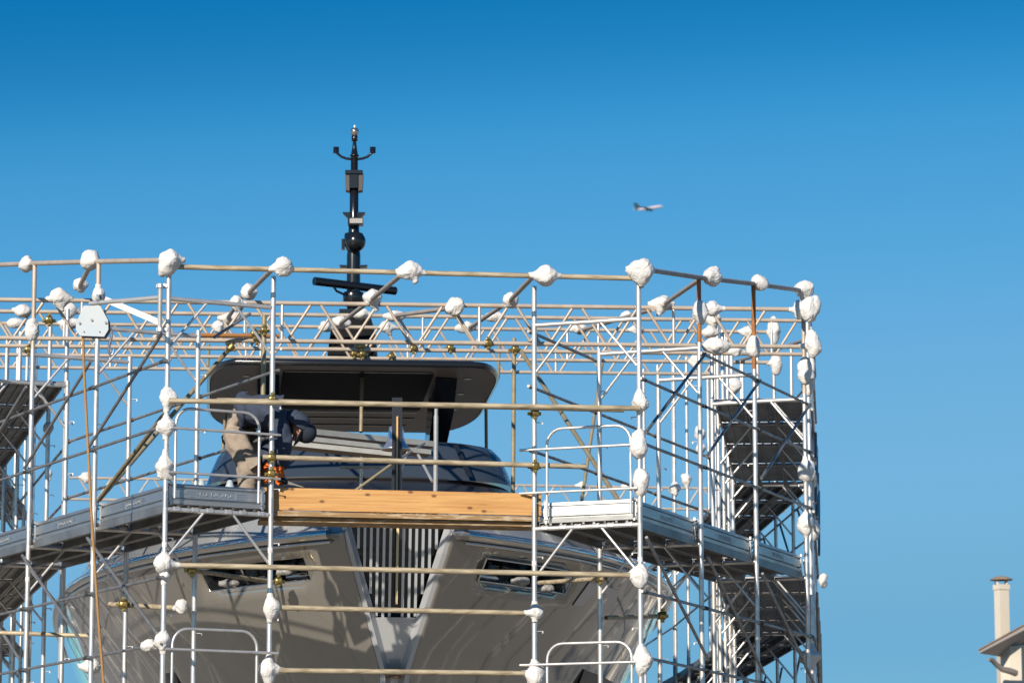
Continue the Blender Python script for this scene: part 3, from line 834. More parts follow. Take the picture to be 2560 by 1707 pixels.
for side, nm in ((-1, 'left'), (1, 'right')):
    rows = [[hull_pt(side, sp, z) for sp in SPS] for z in ZS[3:]]
    bw = MB().grid([[hull_pt(side, sp, z) for sp in SPS] for z in ZS[:4]]).build('bulwark', BULW, yacht)
    def skip(j, i):
        return PK[0] <= SPS[i] < PK[1] and PK[3] < ZS[j + 3] <= PK[2]
    h = MB().grid(rows, True, skip).build('hull_side', HULL, yacht)
    sm = h.modifiers.new('thick', 'SOLIDIFY'); sm.thickness = 0.02; sm.offset = -1 if side > 0 else 1
    # pocket liner
    inn = lambda p: p - YR * (side * 0.34) + YA * 0.12
    sps = [s for s in SPS if PK[0] <= s <= PK[1]]
    zt, zb = PK[2], PK[3]
    top = [hull_pt(side, s, zt) for s in sps]; bot = [hull_pt(side, s, zb) for s in sps]
    pk = MB()
    pk.grid([top, [inn(p) for p in top]], False); pk.grid([bot, [inn(p) for p in bot]], False)
    pk.grid([[top[0], inn(top[0])], [bot[0], inn(bot[0])]], False); pk.grid([[top[-1], inn(top[-1])], [bot[-1], inn(bot[-1])]], False)
    pk.grid([[inn(p) for p in top], [inn(p) for p in bot]], False)
    po = pk.build('anchor_pocket', mat('pocket_steel', (0.30, 0.32, 0.35), 0.12, 0.95, bump=0.06, bscale=7), yacht)
    nrm = lambda p, s: (hull_pt(side, s + 0.05, zt) - hull_pt(side, s, zt)).cross(hull_pt(side, s, zt) - hull_pt(side, s, zb)).normalized()
    outv = (YR * side * 0.8 - YA * 0.6)
    MB().path([p + outv * 0.004 for p in top] + [p + outv * 0.004 for p in reversed(bot)] + [top[0] + outv * 0.004], 0.011, 8).build('pocket_rim', CHROME, po)
    for (fs, dz, ln, rr) in ((0.35, 0.07, 0.30, 0.045), (0.78, 0.08, 0.18, 0.05)):
        i0 = int(fs * (len(sps) - 1))
        c = bot[i0].lerp(inn(bot[i0]), 0.45) + Vector((0, 0, dz))
        dirv = (bot[min(i0 + 1, len(bot) - 1)] - bot[i0]).normalized()
        MB().tube(c - dirv * ln / 2, c + dirv * ln / 2, rr, n=16).tube(c - dirv * (ln / 2 + 0.05), c + dirv * (ln / 2 + 0.05), rr * 0.6, n=12).build('roller', CHROME, po)
    for j, fs in enumerate((0.08, 0.5, 0.62, 0.9)):
        i0 = int(fs * (len(sps) - 1))
        c = (top[i0].lerp(inn(top[i0]), 0.7)); c2 = (bot[i0].lerp(inn(bot[i0]), 0.7))
        MB().tube(c, c2, 0.022, n=10).build('guide_bar', CHROME if j % 2 else BLACK, po)
    # polished plate aft of the pocket
    q = [(2.15, 3.54), (3.05, 3.545), (3.2, 3.33), (2.05, 3.30)]
    MB().prism([hull_pt(side, s, z) + outv * 0.006 for s, z in q], outv * 0.008).build('hull_plate', mat('brushed_plate', (0.55, 0.55, 0.57), 0.3, 0.8), yacht)
    q = [(3.3, 2.74), (6.2, 2.70), (6.2, 2.0), (3.3, 2.0)]
    ho = MB().prism([hull_pt(side, s, z) + outv * 0.006 for s, z in q[:1]] + [hull_pt(side, s / 10, 2.73) + outv * 0.006 for s in range(36, 62, 3)] + [hull_pt(side, s, z) + outv * 0.006 for s, z in q[2:]], outv * 0.01).build('lower_panel', mat('dark_lower_panel', (0.06, 0.045, 0.04), 0.4), yacht)
    # rub rail
    rl = [hull_pt(side, 0.10 + 0.2 * k, ZRAIL) + outv * 0.035 for k in range(0, 8)] + [hull_pt(side, 1.7 + 0.5 * k, ZRAIL) + outv * 0.035 for k in range(0, 30)]
    rb = MB().path(rl, 0.052, 16).build('rub_rail', CHROME, yacht)
    MB().path([p + Vector((0, 0, -0.075)) - outv * 0.02 for p in rl], 0.018, 8).build('rub_strip', CHROME, rb)
    # chamfer beside the grille
    zz = [4.16, 3.9, 3.6, 3.3, 3.0, 2.75, 2.5, 2.3]
    ch = MB().grid([[L(side * (nose(z) + 0.10), s_stem(z), z), L(side * (nose(z) + 0.055), s_stem(z) - 0.012, z), L(side * nose(z), s_stem(z) + 0.08, z)] for z in zz], False)
    co = ch.build('bow_chamfer', SILV, yacht)
# stem panel under the grille
MB().grid([[L(-nose(z) - 0.005, s_stem(z) + 0.082, z), L(0, s_stem(z) + 0.075, z), L(nose(z) + 0.005, s_stem(z) + 0.082, z)] for z in (3.0, 2.75, 2.5, 2.3, 1.9)], False).build('stem_panel', SILV, yacht)
MB().box(L(0, s_stem(2.5) - 0.03, 2.46), (0.16, 0.12, 0.09)).build('stem_fitting', mat('brown_fitting', (0.16, 0.08, 0.04), 0.6), yacht)
# bow grille
gr = MB().grid([[L(-nose(z) - 0.02, s_stem(z) + 0.22, z), L(nose(z) + 0.02, s_stem(z) + 0.22, z)] for z in (4.16, 3.6, 3.0)], False).build('grille_backing', BLACK, yacht)
MB().grid([[L(-nose(3.0) - 0.02, s_stem(3.0) + 0.08, 3.0), L(nose(3.0) + 0.02, s_stem(3.0) + 0.08, 3.0)], [L(-nose(3.0) - 0.02, s_stem(3.0) + 0.24, 3.0), L(nose(3.0) + 0.02, s_stem(3.0) + 0.24, 3.0)]], False).build('grille_sill', SILV, yacht)
SLAT = mat('grille_slat', (0.62, 0.67, 0.72), 0.3, 0.6)
for k in range(-8, 9):
    if k == 0: continue
    t = k * 0.0637
    zlow = max(3.0, 3.87 + (abs(t) + 0.012 - 0.46) / 0.30)
    if zlow > 4.05: continue
    a, b2 = L(t, s_stem(4.16) + 0.10, 4.16), L(t, s_stem(zlow) + 0.10, zlow)
    wv, dv = YR * 0.013, YA * 0.075
    m_ = MB(); m_.prism([a - wv, a + wv, b2 + wv, b2 - wv], dv)
    m_.build('grille_slat', SLAT, gr)
MB().prism([L(-0.012, 0.02, 4.1), L(0.012, 0.02, 4.1), L(0.010, s_stem(3.12) + 0.02, 3.12), L(-0.010, s_stem(3.12) + 0.02, 3.12)], YA * 0.06).build('grille_spine', mat('cream_strip', (0.80, 0.66, 0.38), 0.4), gr)
# foredeck
dk = [hull_pt(-1, sp, 4.0) + YR * 0.03 for sp in SPS[:-4]]; dk2 = [hull_pt(1, sp, 4.0) - YR * 0.03 for sp in SPS[:-4]]
MB().grid([dk, dk2], False).build('foredeck', TEAK, yacht)
capl = [hull_pt(-1, sp, 4.16) for sp in SPS]; capr = [hull_pt(1, sp, 4.16) for sp in SPS]
MB().path(list(reversed(capl)) + capr, 0.035, 8).build('bulwark_cap', SILV, yacht)
# superstructure
def lev(hw, sf, z, D=2.2, n=2.6, send=20.0, m=14):
    pts = []
    for k in range(-m, m + 1):
        a = (math.pi / 2) * k / m
        t = hw * math.copysign(abs(math.sin(a)) ** (2 / n), a)
        s = sf + D * (1 - abs(math.cos(a)) ** (2 / n))
        pts.append(L(t, s, z))
    return [L(-hw, send, z)] + pts + [L(hw, send, z)]
house = MB().grid([lev(2.9, 4.6, 3.9), lev(2.75, 5.3, 4.45), lev(2.62, 6.0, 4.78), lev(2.5, 6.5, 4.9), lev(2.32, 7.1, 5.05), lev(2.10, 7.75, 5.24), lev(1.98, 8.1, 5.33), lev(1.93, 8.25, 5.36)]).build('deckhouse', NAVY, yacht)
MB().grid([lev(2.68, 5.4, 4.60), lev(2.60, 5.85, 4.80), lev(2.60, 5.95, 4.81)]).build('coaming_band', mat('sky_tinted_coaming', (0.10, 0.14, 0.20), 0.2, 0.1, 0.5, 0.6), house)  # blue-grey painted on the coaming as the sky mirrored in it
MB().grid([lev(1.90, 8.15, 5.34), lev(1.93, 8.12, 5.37), lev(1.88, 8.25, 5.39)]).build('window_trim', mat('matt_trim', (0.012, 0.012, 0.014), 0.6), house)
for t0, t1 in ((-0.35, -0.18), (0.55, 0.75)):
    MB().box(L((t0 + t1) / 2, 5.55, 4.72), (t1 - t0, 0.05, 0.06)).build('coaming_vent', BLACK, house)
FS = dict(D=1.5, n=3.6)
scr = MB().grid([lev(1.92, 8.25, 5.36, **FS), lev(1.86, 8.38, 5.56, **FS), lev(1.78, 8.5, 5.76, **FS), lev(1.70, 8.6, 5.86, **FS), lev(1.60, 8.75, 5.895, **FS), lev(1.5, 8.95, 5.90, **FS)]).build('fly_screen', SMOKE, yacht)
MB().grid([lev(1.5, 8.95, 5.90, **FS)[1:-1], [L(0, 12, 5.88)] * 29], False).build('fly_floor', NAVY, scr)
for s_ in (-1, 1):
    a, b2 = L(s_ * 1.10, 8.50, 5.82), L(s_ * 1.26, 8.30, 5.40)
    MB().prism([a, a + YR * 0.06, b2 + YR * 0.07, b2], -YA * 0.02).build('screen_post', BLACK, scr)
for t_ in (-1.95, -1.62):
    MB().lathe([(0.08, 0), (0.075, 0.04), (0.045, 0.12), (0.028, 0.17), (0.0, 0.18)], L(t_, 6.9, 4.98), None, 14).build('deck_light', mat('pale_lamp', (0.6, 0.66, 0.68), 0.2, 0.3), house)
# hardtop
def rrect(hw, s0, s1, z, r, n=8):
    pts = []
    rf_, rb_ = (r * 0.42, r * 1.7), (r * 0.68, r * 2.4)     # front and rear corner radii across and along
    c = [(-hw + rf_[0], s0 + rf_[1], rf_, math.pi, 1.5 * math.pi), (hw - rf_[0], s0 + rf_[1], rf_, 1.5 * math.pi, 2 * math.pi),
         (hw - rb_[0], s1 - rb_[1], rb_, 0, 0.5 * math.pi), (-hw + rb_[0], s1 - rb_[1], rb_, 0.5 * math.pi, math.pi)]
    for (ct, cs, rr, a0_, a1_) in c:
        for k in range(n + 1):
            a = a0_ + (a1_ - a0_) * k / n
            t = ct + rr[0] * math.cos(a)
            pts.append(L(t * 1.02 - 0.035, cs + rr[1] * math.sin(a) - (0.12 * (1 - t * t / hw ** 2) if a0_ >= math.pi - 0.01 else 0), z))
    return pts
HT = 6.94
hs0, hs1 = 9.55, 15.5
top = MB()
rings = [rrect(1.70, hs0 + .12, hs1 - .1, HT + 0.10, 0.75), rrect(1.83, hs0 + 0.02, hs1, HT + 0.075, 0.85), rrect(1.85, hs0, hs1, HT + 0.03, 0.85), rrect(1.81, hs0 + 0.03, hs1 - 0.03, HT, 0.85)]
n = len(rings[0])
top.add([p for r_ in rings for p in r_], [(j * n + i, j * n + (i + 1) % n, (j + 1) * n + (i + 1) % n, (j + 1) * n + i) for j in range(3) for i in range(n)], True)
top.add(rings[0], [tuple(range(n))])
ht = top.build('hardtop', BLACK, yacht)
sf_ = MB().add(rrect(1.80, hs0 + 0.035, hs1 - 0.035, HT + 0.004, 0.85), [tuple(range(n))]).build('soffit', SOFFIT, ht)
MB().prism([L(-0.96, hs0 + 0.5, HT + 0.003), L(0.96, hs0 + 0.5, HT + 0.003), L(0.96, hs0 + 3.7, HT + 0.003), L(-0.96, hs0 + 3.7, HT + 0.003)], (0, 0, -0.012)).build('sunroof_panel', mat('matt_black_panel', (0.02, 0.019, 0.02), 0.7, 0, 0.1), sf_)
for t_ in (-1, 1):
    for s_ in (0.9, 2.2, 3.6, 4.6):
        MB().tube(L(t_ * 1.42, hs0 + s_, HT - 0.004), L(t_ * 1.42, hs0 + s_, HT + 0.004), 0.05, n=14).build('downlight', BLACK, sf_)
for (s_, w_) in ((0.42, 1.1), (3.9, 1.1), (4.5, 1.1), (5.2, 1.0)):
    MB().box(L(0, hs0 + s_, HT - 0.004), (w_ * 1.7, 0.03, 0.014), Matrix.Rotation(R(4.8), 3, 'Z')).build('soffit_seam', BLACK if s_ != 3.9 else SILV, sf_)
for s_ in (-1, 1):
    secs = []
    for (z, sa, sb, ta, tb) in ((HT - 0.005, 0.75, 2.3, 1.0, 1.28), (6.55, 1.1, 2.5, 0.98, 1.26), (6.1, 1.5, 2.8, 0.95, 1.18), (5.6, 1.9, 3.2, 0.92, 1.16)):
        secs.append([L(s_ * ta, hs0 + sa, z), L(s_ * tb, hs0 + sa + 0.1, z), L(s_ * tb, hs0 + sb, z), L(s_ * ta, hs0 + sb, z), L(s_ * ta, hs0 + sa, z)])
    MB().grid(secs, False).build('hardtop_pylon', BLACK, ht)
# bell post and bell
bp = MB()
bp.box(L(0, 0.36, 4.63), (0.10, 0.03, 1.08), Matrix.Rotation(R(4.8), 3, 'Z'))
bpo = bp.build('bell_post', mat('smoked_post', (0.018, 0.022, 0.032), 0.4, 0, 0.3), yacht)
MB().box(L(0, 0.335, 4.53), (0.017, 0.03, 0.90), Matrix.Rotation(R(4.8), 3, 'Z')).build('post_spine', mat('amber_strip', (0.60, 0.36, 0.16), 0.4), bpo)
bell = MB().lathe([(0.0, 0.235), (0.045, 0.235), (0.066, 0.222), (0.074, 0.19), (0.080, 0.13), (0.094, 0.075), (0.118, 0.035), (0.146, 0.008), (0.150, -0.004), (0.142, -0.008), (0.12, 0.02), (0.09, 0.06), (0.07, 0.13)], L(0.0, 0.55, 4.68), None, 32).build('ship_bell', mat('bell_chrome', (0.80, 0.80, 0.84), 0.28, 0.9), yacht)
MB().tube(L(0, 0.55, 4.90), L(0, 0.37, 4.93), 0.014, n=8).build('bell_bracket', CHROME, bell)
# mast
MASTM = mat('mast_black', (0.008, 0.010, 0.014), 0.2, 0.0, 0.5, 0.2)
md = 46.0
def mz(y): return md * (math.sin(PITCH) + (853.5 - y) / FPX * math.cos(PITCH))
mx0 = P(884.5, 600, md)
def Mp(dx, y, dy=0.0): return Vector((mx0.x + dx * md / FPX, mx0.y + dy, CZ + mz(y)))
px = md / FPX
mast = tag(link('radar_mast', None, Matrix.Translation(Mp(0, 900))), 'tall black mast with radar bar, dome and navigation lights above the hardtop', 'mast')
def mt(name, prof, m=None, dx=0, par=None, n=20, dy=0):
    """prof: (half width px, y px) from top to bottom"""
    b_ = MB(); b_.lathe([(max(0.0004, w * px), CZ + mz(y)) for w, y in prof], (Mp(dx, 0).x, mx0.y + dy, 0), None, n)
    return b_.build(name, m or MASTM, par or mast)
mt('shaft', [(0, 390), (9, 390), (9, 424), (11, 424), (11, 545), (13, 560), (15, 620), (17, 640), (17, 740)])
mt('tip_light', [(0, 302), (2.5, 303), (2.5, 310), (4, 311)], mat('lamp_white', (0.7, 0.68, 0.6), 0.3))
mt('globe', [(0.3, 308), (5, 309.5), (9, 313), (11, 319), (9, 326), (6, 330)], mat('steel_globe', (0.5, 0.46, 0.42), 0.18, 0.9))
mt('light_socket', [(0, 329), (7.5, 330), (7.5, 344), (0, 344)])
mt('spike', [(2, 343), (4, 346), (6, 362), (9, 380), (12, 381), (12, 383), (9, 384), (9, 393)])
am = MB()
for s_ in (-1, 1):
    am.path([Mp(s_ * x, y) for x, y in ((6, 391), (20, 389), (32, 384), (42, 376), (46, 368))], 3.6 * px, 10)
arms = am
for s_ in (-1, 1):
    ar = MB().path([Mp(s_ * x, y) for x, y in ((6, 391), (20, 389.5), (32, 385), (42, 377), (46, 368))], 3.4 * px, 10).build('light_arm', MASTM, mast)
    mt('cup_light', [(0, 360), (7.2, 360), (7.2, 374), (8.4, 375), (0, 376)], None, s_ * 46, ar)
MB().box(Mp(0, 428), (44 * px, 0.22, 9 * px)).build('bracket_head', MASTM, mast)
for s_ in (-1, 1):
    MB().prism([Mp(s_ * 12, 432, -0.08), Mp(s_ * 23, 432, -0.08), Mp(s_ * 21, 474, -0.08), Mp(s_ * 11, 476, -0.08)], (0, 0.16, 0)).build('bracket_plate', mat('brown_bracket', (0.05, 0.036, 0.032), 0.4), mast)
MB().box(Mp(0, 452), (20 * px, 0.2, 34 * px)).build('bracket_core', MASTM, mast)
for s_ in (-1, 1):
    MB().prism([Mp(s_ * 8, 530, -0.05), Mp(s_ * 28, 530, -0.05), Mp(s_ * 28, 533, -0.05), Mp(s_ * 12, 549, -0.05), Mp(s_ * 8, 549, -0.05)], (0, 0.1, 0)).build('gusset', MASTM, mast)
lb = MB().box(Mp(5, 557.5, -0.10), (38 * px, 0.12, 18 * px)).build('lamp_box', MASTM, mast)
MB().box(Mp(7, 557, -0.165), (32 * px, 0.012, 12 * px)).build('lamp_glass', mat('lamp_lens', (0.45, 0.40, 0.36), 0.2, 0.3), lb)
mt('dome_cover', [(0, 583), (23, 583.5), (24, 588), (24, 610), (18, 625)], None, 0, None, 24, 0.02)
MB().ball(Mp(5, 609, -0.12), 26 * px, 26, 16).build('searchlight_ball', MASTM, mast)
MB().box(Mp(-26, 612, 0), (8 * px, 0.1, 26 * px)).build('side_lamp', MASTM, mast)
for s_ in (-1, 1):
    MB().prism([Mp(s_ * 14, 667, -0.06), Mp(s_ * 35, 666, -0.06), Mp(s_ * 33, 672, -0.06), Mp(s_ * 14, 673, -0.06)], (0, 0.12, 0)).build('spreader', MASTM, mast)
e0, e1 = P(786, 702, 45.5), P(988, 728, 46.2)
e0.z = e1.z = (e0.z + e1.z) / 2
rbz = MB().tube(e0, e1, 10.5 * px, n=20).build('radar_bar', MASTM, mast)
MB().path([P(835, 718, 45.6), P(842, 728, 45.65), P(858, 735, 45.7), P(872, 735, 45.8)], 3 * px, 8).build('radar_cable', MASTM, mast)
mt('radar_pedestal', [(0, 733), (24, 735), (26, 740), (26, 768), (16, 772), (16, 792)])
MB().box(Mp(0, 790), (66 * px, 0.4, 12 * px)).build('mast_step', MASTM, mast)
MB().prism([Mp(-34, 795, -0.25), Mp(42, 795, -0.25), Mp(54, 835, -0.3), Mp(60, 905, -0.35), Mp(-60, 905, -0.35), Mp(-52, 835, -0.3)], (0, 0.7, 0)).build('mast_base', mat('mast_base_black', (0.005, 0.006, 0.008), 0.5, 0, 0.05), mast)

# small work platform on the foredeck ---------------------------------------
tr = thing('work_trestle', PD(860, 1130, 36), 'folding work platform of grey steel boards on the foredeck behind the bell', 'work platform')
def strip(name, a, b_, w, th, m):
    a, b_ = Vector(a), Vector(b_)
    x = (b_ - a).normalized(); y = Vector((0, 0, 1)).cross(x).normalized()
    q = [a - y * w / 2, b_ - y * w / 2, b_ + y * w / 2, a + y * w / 2]
    return MB().prism(q, (0, 0, -th)).build(name, m, tr)
SG = mat('grey_trestle_steel', (0.42, 0.41, 0.38), 0.45, 0.6, alt=(0.30, 0.29, 0.27), scale=6, amount=0.7)
for (xa, ya, da, xb, yb, db, w, th) in ((690, 985, 37.6, 992, 1016, 38.1, 0.1, 0.06), (655, 1000, 36.9, 985, 1036, 37.2, 0.12, 0.05), (640, 1014, 36.2, 905, 1041, 36.3, 0.14, 0.05)):
    strip('platform_board', PD(xa, ya, da), PD(xb, yb, db), w * 2.2, th, SG)
tube('leg', PD(831, 1038, 36.6), PD(828, 1150, 36.6), 0.017, GALV, tr)
MB().box(PD(831, 1040, 36.6), (0.22, 0.05, 0.02)).build('leg_head', SG, tr); MB().box(PD(828, 1073, 36.6), (0.42, 0.06, 0.025)).build('leg_plate', SG, tr)
tube('strut', PD(975, 1018, 37.6), PD(905, 1062, 36.3), 0.014, SG, tr); tube('strut', PD(905, 1062, 36.3), PD(808, 1132, 36.0), 0.016, OLIVE, tr)
tube('strut', PD(953, 1030, 37.2), PD(993, 1105, 36.5), 0.016, GALV, tr); tube('strut', PD(938, 1034, 37.0), PD(918, 1085, 36.6), 0.014, GALV, tr)
pz = tag(tube('standing_tube', PD(1000, 1150, 36.4), PD(1001.5, 955, 36.4), 0.0235, GALV), 'short galvanised tube standing upright right of the bell', 'scaffold tube')
tube('spigot', PD(1001.5, 956, 36.4), PD(1002, 938, 36.4), 0.019, GALV, pz)

# ------------------------------------------------------------------ worker
def skin(name, verts, edges, radii, root, m, parent=None, sub=2, smooth_iter=0):
    c = sum((Vector(v) for v in verts), Vector()) / len(verts)
    me = bpy.data.meshes.new(name)
    me.from_pydata([tuple(Vector(v) - c) for v in verts], edges, [])
    o = link(name, me, Matrix.Translation(c), parent, m)
    radii = [tuple(1.13 * k for k in q) if isinstance(q, tuple) else 1.13 * q for q in radii] if name != 'body' else [0.6 * q for q in radii]
    sk = o.modifiers.new('skin', 'SKIN'); sk.use_smooth_shade = True; sk.branch_smoothing = 0.6
    me.skin_vertices or None
    lay = me.skin_vertices[0] if len(me.skin_vertices) else None
    if lay is None:
        bm = bmesh.new(); bm.from_mesh(me); bm.verts.layers.skin.verify(); bm.to_mesh(me); bm.free()
        lay = me.skin_vertices[0]
    for i, r_ in enumerate(radii):
        lay.data[i].radius = (r_, r_) if not isinstance(r_, tuple) else r_
        lay.data[i].use_root = (i == root)
    ss = o.modifiers.new('sub', 'SUBSURF'); ss.levels = sub; ss.render_levels = sub
    return o
def W(x, y, d): return PD(x, y, d)
SKIN = mat('skin', (0.42, 0.20, 0.13), 0.55)
JACKET = mat('navy_fleece', (0.030, 0.042, 0.075), 0.85, alt=(0.045, 0.058, 0.092), scale=30, amount=0.8, bump=0.5, bscale=25)
TROUS = mat('khaki_canvas', (0.34, 0.28, 0.225), 0.85, alt=(0.27, 0.215, 0.17), scale=16, amount=0.8, bump=0.6, bscale=22)
GLOVE = mat('orange_glove', (0.75, 0.15, 0.015), 0.6, bump=0.3, bscale=80)
CAPM = mat('dark_cap', (0.018, 0.024, 0.042), 0.9, bump=0.3, bscale=90)
BOOT = mat('dark_boot', (0.03, 0.025, 0.02), 0.6)
DW = 32.85
deckz = ZL + 0.075
def ank(x, d):
    p = W(x, 1176, d); p.z = deckz + 0.09; return p
person = thing('person', Vector((W(575, 1176, DW).x, W(575, 1176, DW).y, deckz)), 'worker in navy hooded jacket, cap and khaki trousers bending over with orange gloves', 'person')
hipL, hipR = W(533, 973, DW + 0.05), W(535, 975, DW - 0.03)
kneeN, kneeF = W(574, 1066, DW - 0.10), W(592, 1070, DW + 0.12)
ankN, ankF = ank(568, DW - 0.10), ank(597, DW + 0.12)
toeN, toeF = ankN + Vector((0.16, -0.02, -0.055)), ankF + Vector((0.16, -0.02, -0.055))
pel = W(540, 958, DW); waist = W(572, 944, DW); chest = W(622, 945, DW); neck = W(655, 958, DW - 0.02); headb = W(672, 972, DW - 0.03); headc = W(692, 987, DW - 0.04); crown = W(712, 996, DW - 0.04)
shN, shF = W(642, 962, DW - 0.19), W(633, 955, DW + 0.17)
elN, elF = W(650, 1030, DW - 0.24), W(618, 1022, DW + 0.10)
wrN, wrF = W(640, 1080, DW - 0.22), W(616, 1078, DW + 0.02)
hdN, hdF = W(640, 1098, DW - 0.2), W(612, 1096, DW - 0.0)
vs = [pel, waist, chest, neck, headb, headc, shN, elN, wrN, hdN, shF, elF, wrF, hdF, hipR, kneeN, ankN, toeN, hipL, kneeF, ankF, toeF]
es = [(0, 1), (1, 2), (2, 3), (3, 4), (4, 5), (2, 6), (6, 7), (7, 8), (8, 9), (2, 10), (10, 11), (11, 12), (12, 13), (0, 14), (14, 15), (15, 16), (16, 17), (0, 18), (18, 19), (19, 20), (20, 21)]
rd = [.09, .1, .13, .055, .065, .085, .055, .043, .03, .032, .055, .043, .03, .032, .07, .055, .04, .035, .07, .055, .04, .035]
skin('body', vs, es, rd, 0, SKIN, person)
# trousers
v = [W(548, 950, DW), W(529, 964, DW), W(531, 982, DW - 0.09), W(548, 1022, DW - 0.10), W(571, 1062, DW - 0.11), W(569, 1100, DW - 0.11), W(567, 1140, DW - 0.10), ankN + Vector((0, 0, 0.02)),
     W(540, 985, DW + 0.10), W(566, 1022, DW + 0.12), W(590, 1062, DW + 0.13), W(592, 1100, DW + 0.13), W(596, 1140, DW + 0.12), ankF + Vector((0, 0, 0.02))]
e = [(0, 1), (1, 2), (2, 3), (3, 4), (4, 5), (5, 6), (6, 7), (1, 8), (8, 9), (9, 10), (10, 11), (11, 12), (12, 13)]
tr_ = skin('trousers', v, e, [.15, .172, .13, .118, .098, .094, .09, .088, .118, .108, .092, .088, .085, .085], 1, TROUS, person, 3)
tx = bpy.data.textures.new('cloth_folds', 'CLOUDS'); tx.noise_scale = 0.075; tx.noise_depth = 2
dm = tr_.modifiers.new('folds', 'DISPLACE'); dm.texture = tx; dm.strength = 0.045; dm.mid_level = 0.5; dm.texture_coords = 'LOCAL'
# cargo pocket and seam on the near thigh and shin
def patch(pts, th, name, m, par):
    return MB().prism(pts, (0, -th, 0)).build(name, m, par)
pk_ = patch([W(562, 1050, 32.625), W(591, 1040, 32.625), W(594, 1066, 32.625), W(574, 1079, 32.625)], 0.02, 'cargo_pocket', TROUS, tr_)
bv = pk_.modifiers.new('b', 'BEVEL'); bv.width = 0.012; bv.segments = 2
# jacket: torso, sleeves, hood
v = [W(537, 946, DW), W(562, 941, DW), W(600, 943, DW), W(628, 947, DW), W(645, 957, DW), shN, W(649, 1000, DW - 0.235), elN, W(646, 1058, DW - 0.235), W(641, 1078, DW - 0.225),
     shF, W(622, 990, DW + 0.15), elF, W(617, 1052, DW + 0.05), W(616, 1074, DW + 0.02), W(653, 972, DW - 0.03)]
e = [(0, 1), (1, 2), (2, 3), (3, 4), (3, 5), (5, 6), (6, 7), (7, 8), (8, 9), (3, 10), (10, 11), (11, 12), (12, 13), (13, 14), (4, 15)]
jk = skin('jacket', v, e, [.15, .17, .17, .165, .12, .098, .088, .08, .072, .06, .098, .086, .078, .07, .058, .10], 2, JACKET, person, 3)
tx2 = bpy.data.textures.new('jacket_folds', 'CLOUDS'); tx2.noise_scale = 0.08; tx2.noise_depth = 2
dm = jk.modifiers.new('folds', 'DISPLACE'); dm.texture = tx2; dm.strength = 0.05; dm.mid_level = 0.5; dm.texture_coords = 'LOCAL'
# hood: open shell over the back of the head
hax = (crown - headb).normalized()                  # neck to crown
face = Vector((-0.35, -0.25, -0.9)); face = (face - hax * face.dot(hax)).normalized()
sdv = hax.cross(face)
hc = headb.lerp(headc, 0.25)
rows = []
for j in range(13):
    th = R(-58 + 116 * j / 12)       # along neck-crown
    row = []
    for i in range(21):
        ph = R(70 + 220 * i / 20)    # leaves the face side open
        rr = 0.138 * (1 + 0.05 * noise.noise(Vector((i * 0.35, j * 0.4, 3.1))))
        row.append(hc + hax * (math.sin(th) * rr * 1.02) + (face * math.cos(ph) + sdv * math.sin(ph)) * (math.cos(th) ** 0.6 * rr * 0.98))
    rows.append(row)
hood = MB().grid(rows).build('hood', JACKET, jk)
hm = hood.modifiers.new('thick', 'SOLIDIFY'); hm.thickness = 0.018
# head with face under the cap
hd_ = MB()
def Hd(f, a, s): return headc + face * f + hax * a + sdv * s
q3 = Matrix((sdv, face, hax)).transposed()
hb = MB(); prof = [(0.004, -0.115), (0.045, -0.105), (0.066, -0.07), (0.078, -0.02), (0.083, 0.03), (0.078, 0.07), (0.055, 0.105), (0.004, 0.12)]
hb.lathe(prof, headc + face * 0.012, q3, 22)
hb.path([Hd(0.085, 0.03, 0), Hd(0.105, 0.0, 0), Hd(0.112, -0.02, 0), Hd(0.086, -0.03, 0)], [0.008, 0.012, 0.017, 0.009], 10)       # nose
hb.path([Hd(0.08, -0.062, -0.026), Hd(0.092, -0.06, 0), Hd(0.08, -0.062, 0.026)], [0.005, 0.009, 0.005], 8)                       # lips
hb.ball(Hd(0.062, -0.1, 0), 0.03, 12, 8)                                                                                          # chin
for s_ in (-1, 1):
    hb.ball(Hd(0.0, 0.0, s_ * 0.086), 0.028, 10, 8, (0.5, 0.8, 1.0))                                                                # ears
    hb.ball(Hd(0.072, 0.018, s_ * 0.032), 0.014, 10, 8)
hb.build('head', SKIN, person)
bd = MB(); bd.ball(Hd(0.045, -0.085, 0), 0.062, 16, 10, (1, 1, 0.8)); bd.build('beard', mat('dark_hair', (0.03, 0.018, 0.012), 0.9), person)
cp = MB()
cp.lathe([(0.099, 0.0), (0.1, 0.03), (0.094, 0.065), (0.072, 0.1), (0.035, 0.122), (0.003, 0.127)], headc + hax * 0.025, q3, 24)
cap_o = cp.build('cap', CAPM, person)
cr = []
for j in range(5):
    row = []
    for i in range(13):
        a = R(-70 + 140 * i / 12)
        rr = 0.096 + 0.075 * j / 4 * math.cos(a * 0.9)
        row.append(headc + hax * (0.03 - 0.02 * j / 4 + 0.012 * math.cos(a)) + face * (rr * math.cos(a)) + sdv * (rr * math.sin(a)))
    cr.append(row)
br_ = MB().grid(cr).build('cap_brim', CAPM, cap_o); bm_ = br_.modifiers.new('t', 'SOLIDIFY'); bm_.thickness = 0.006
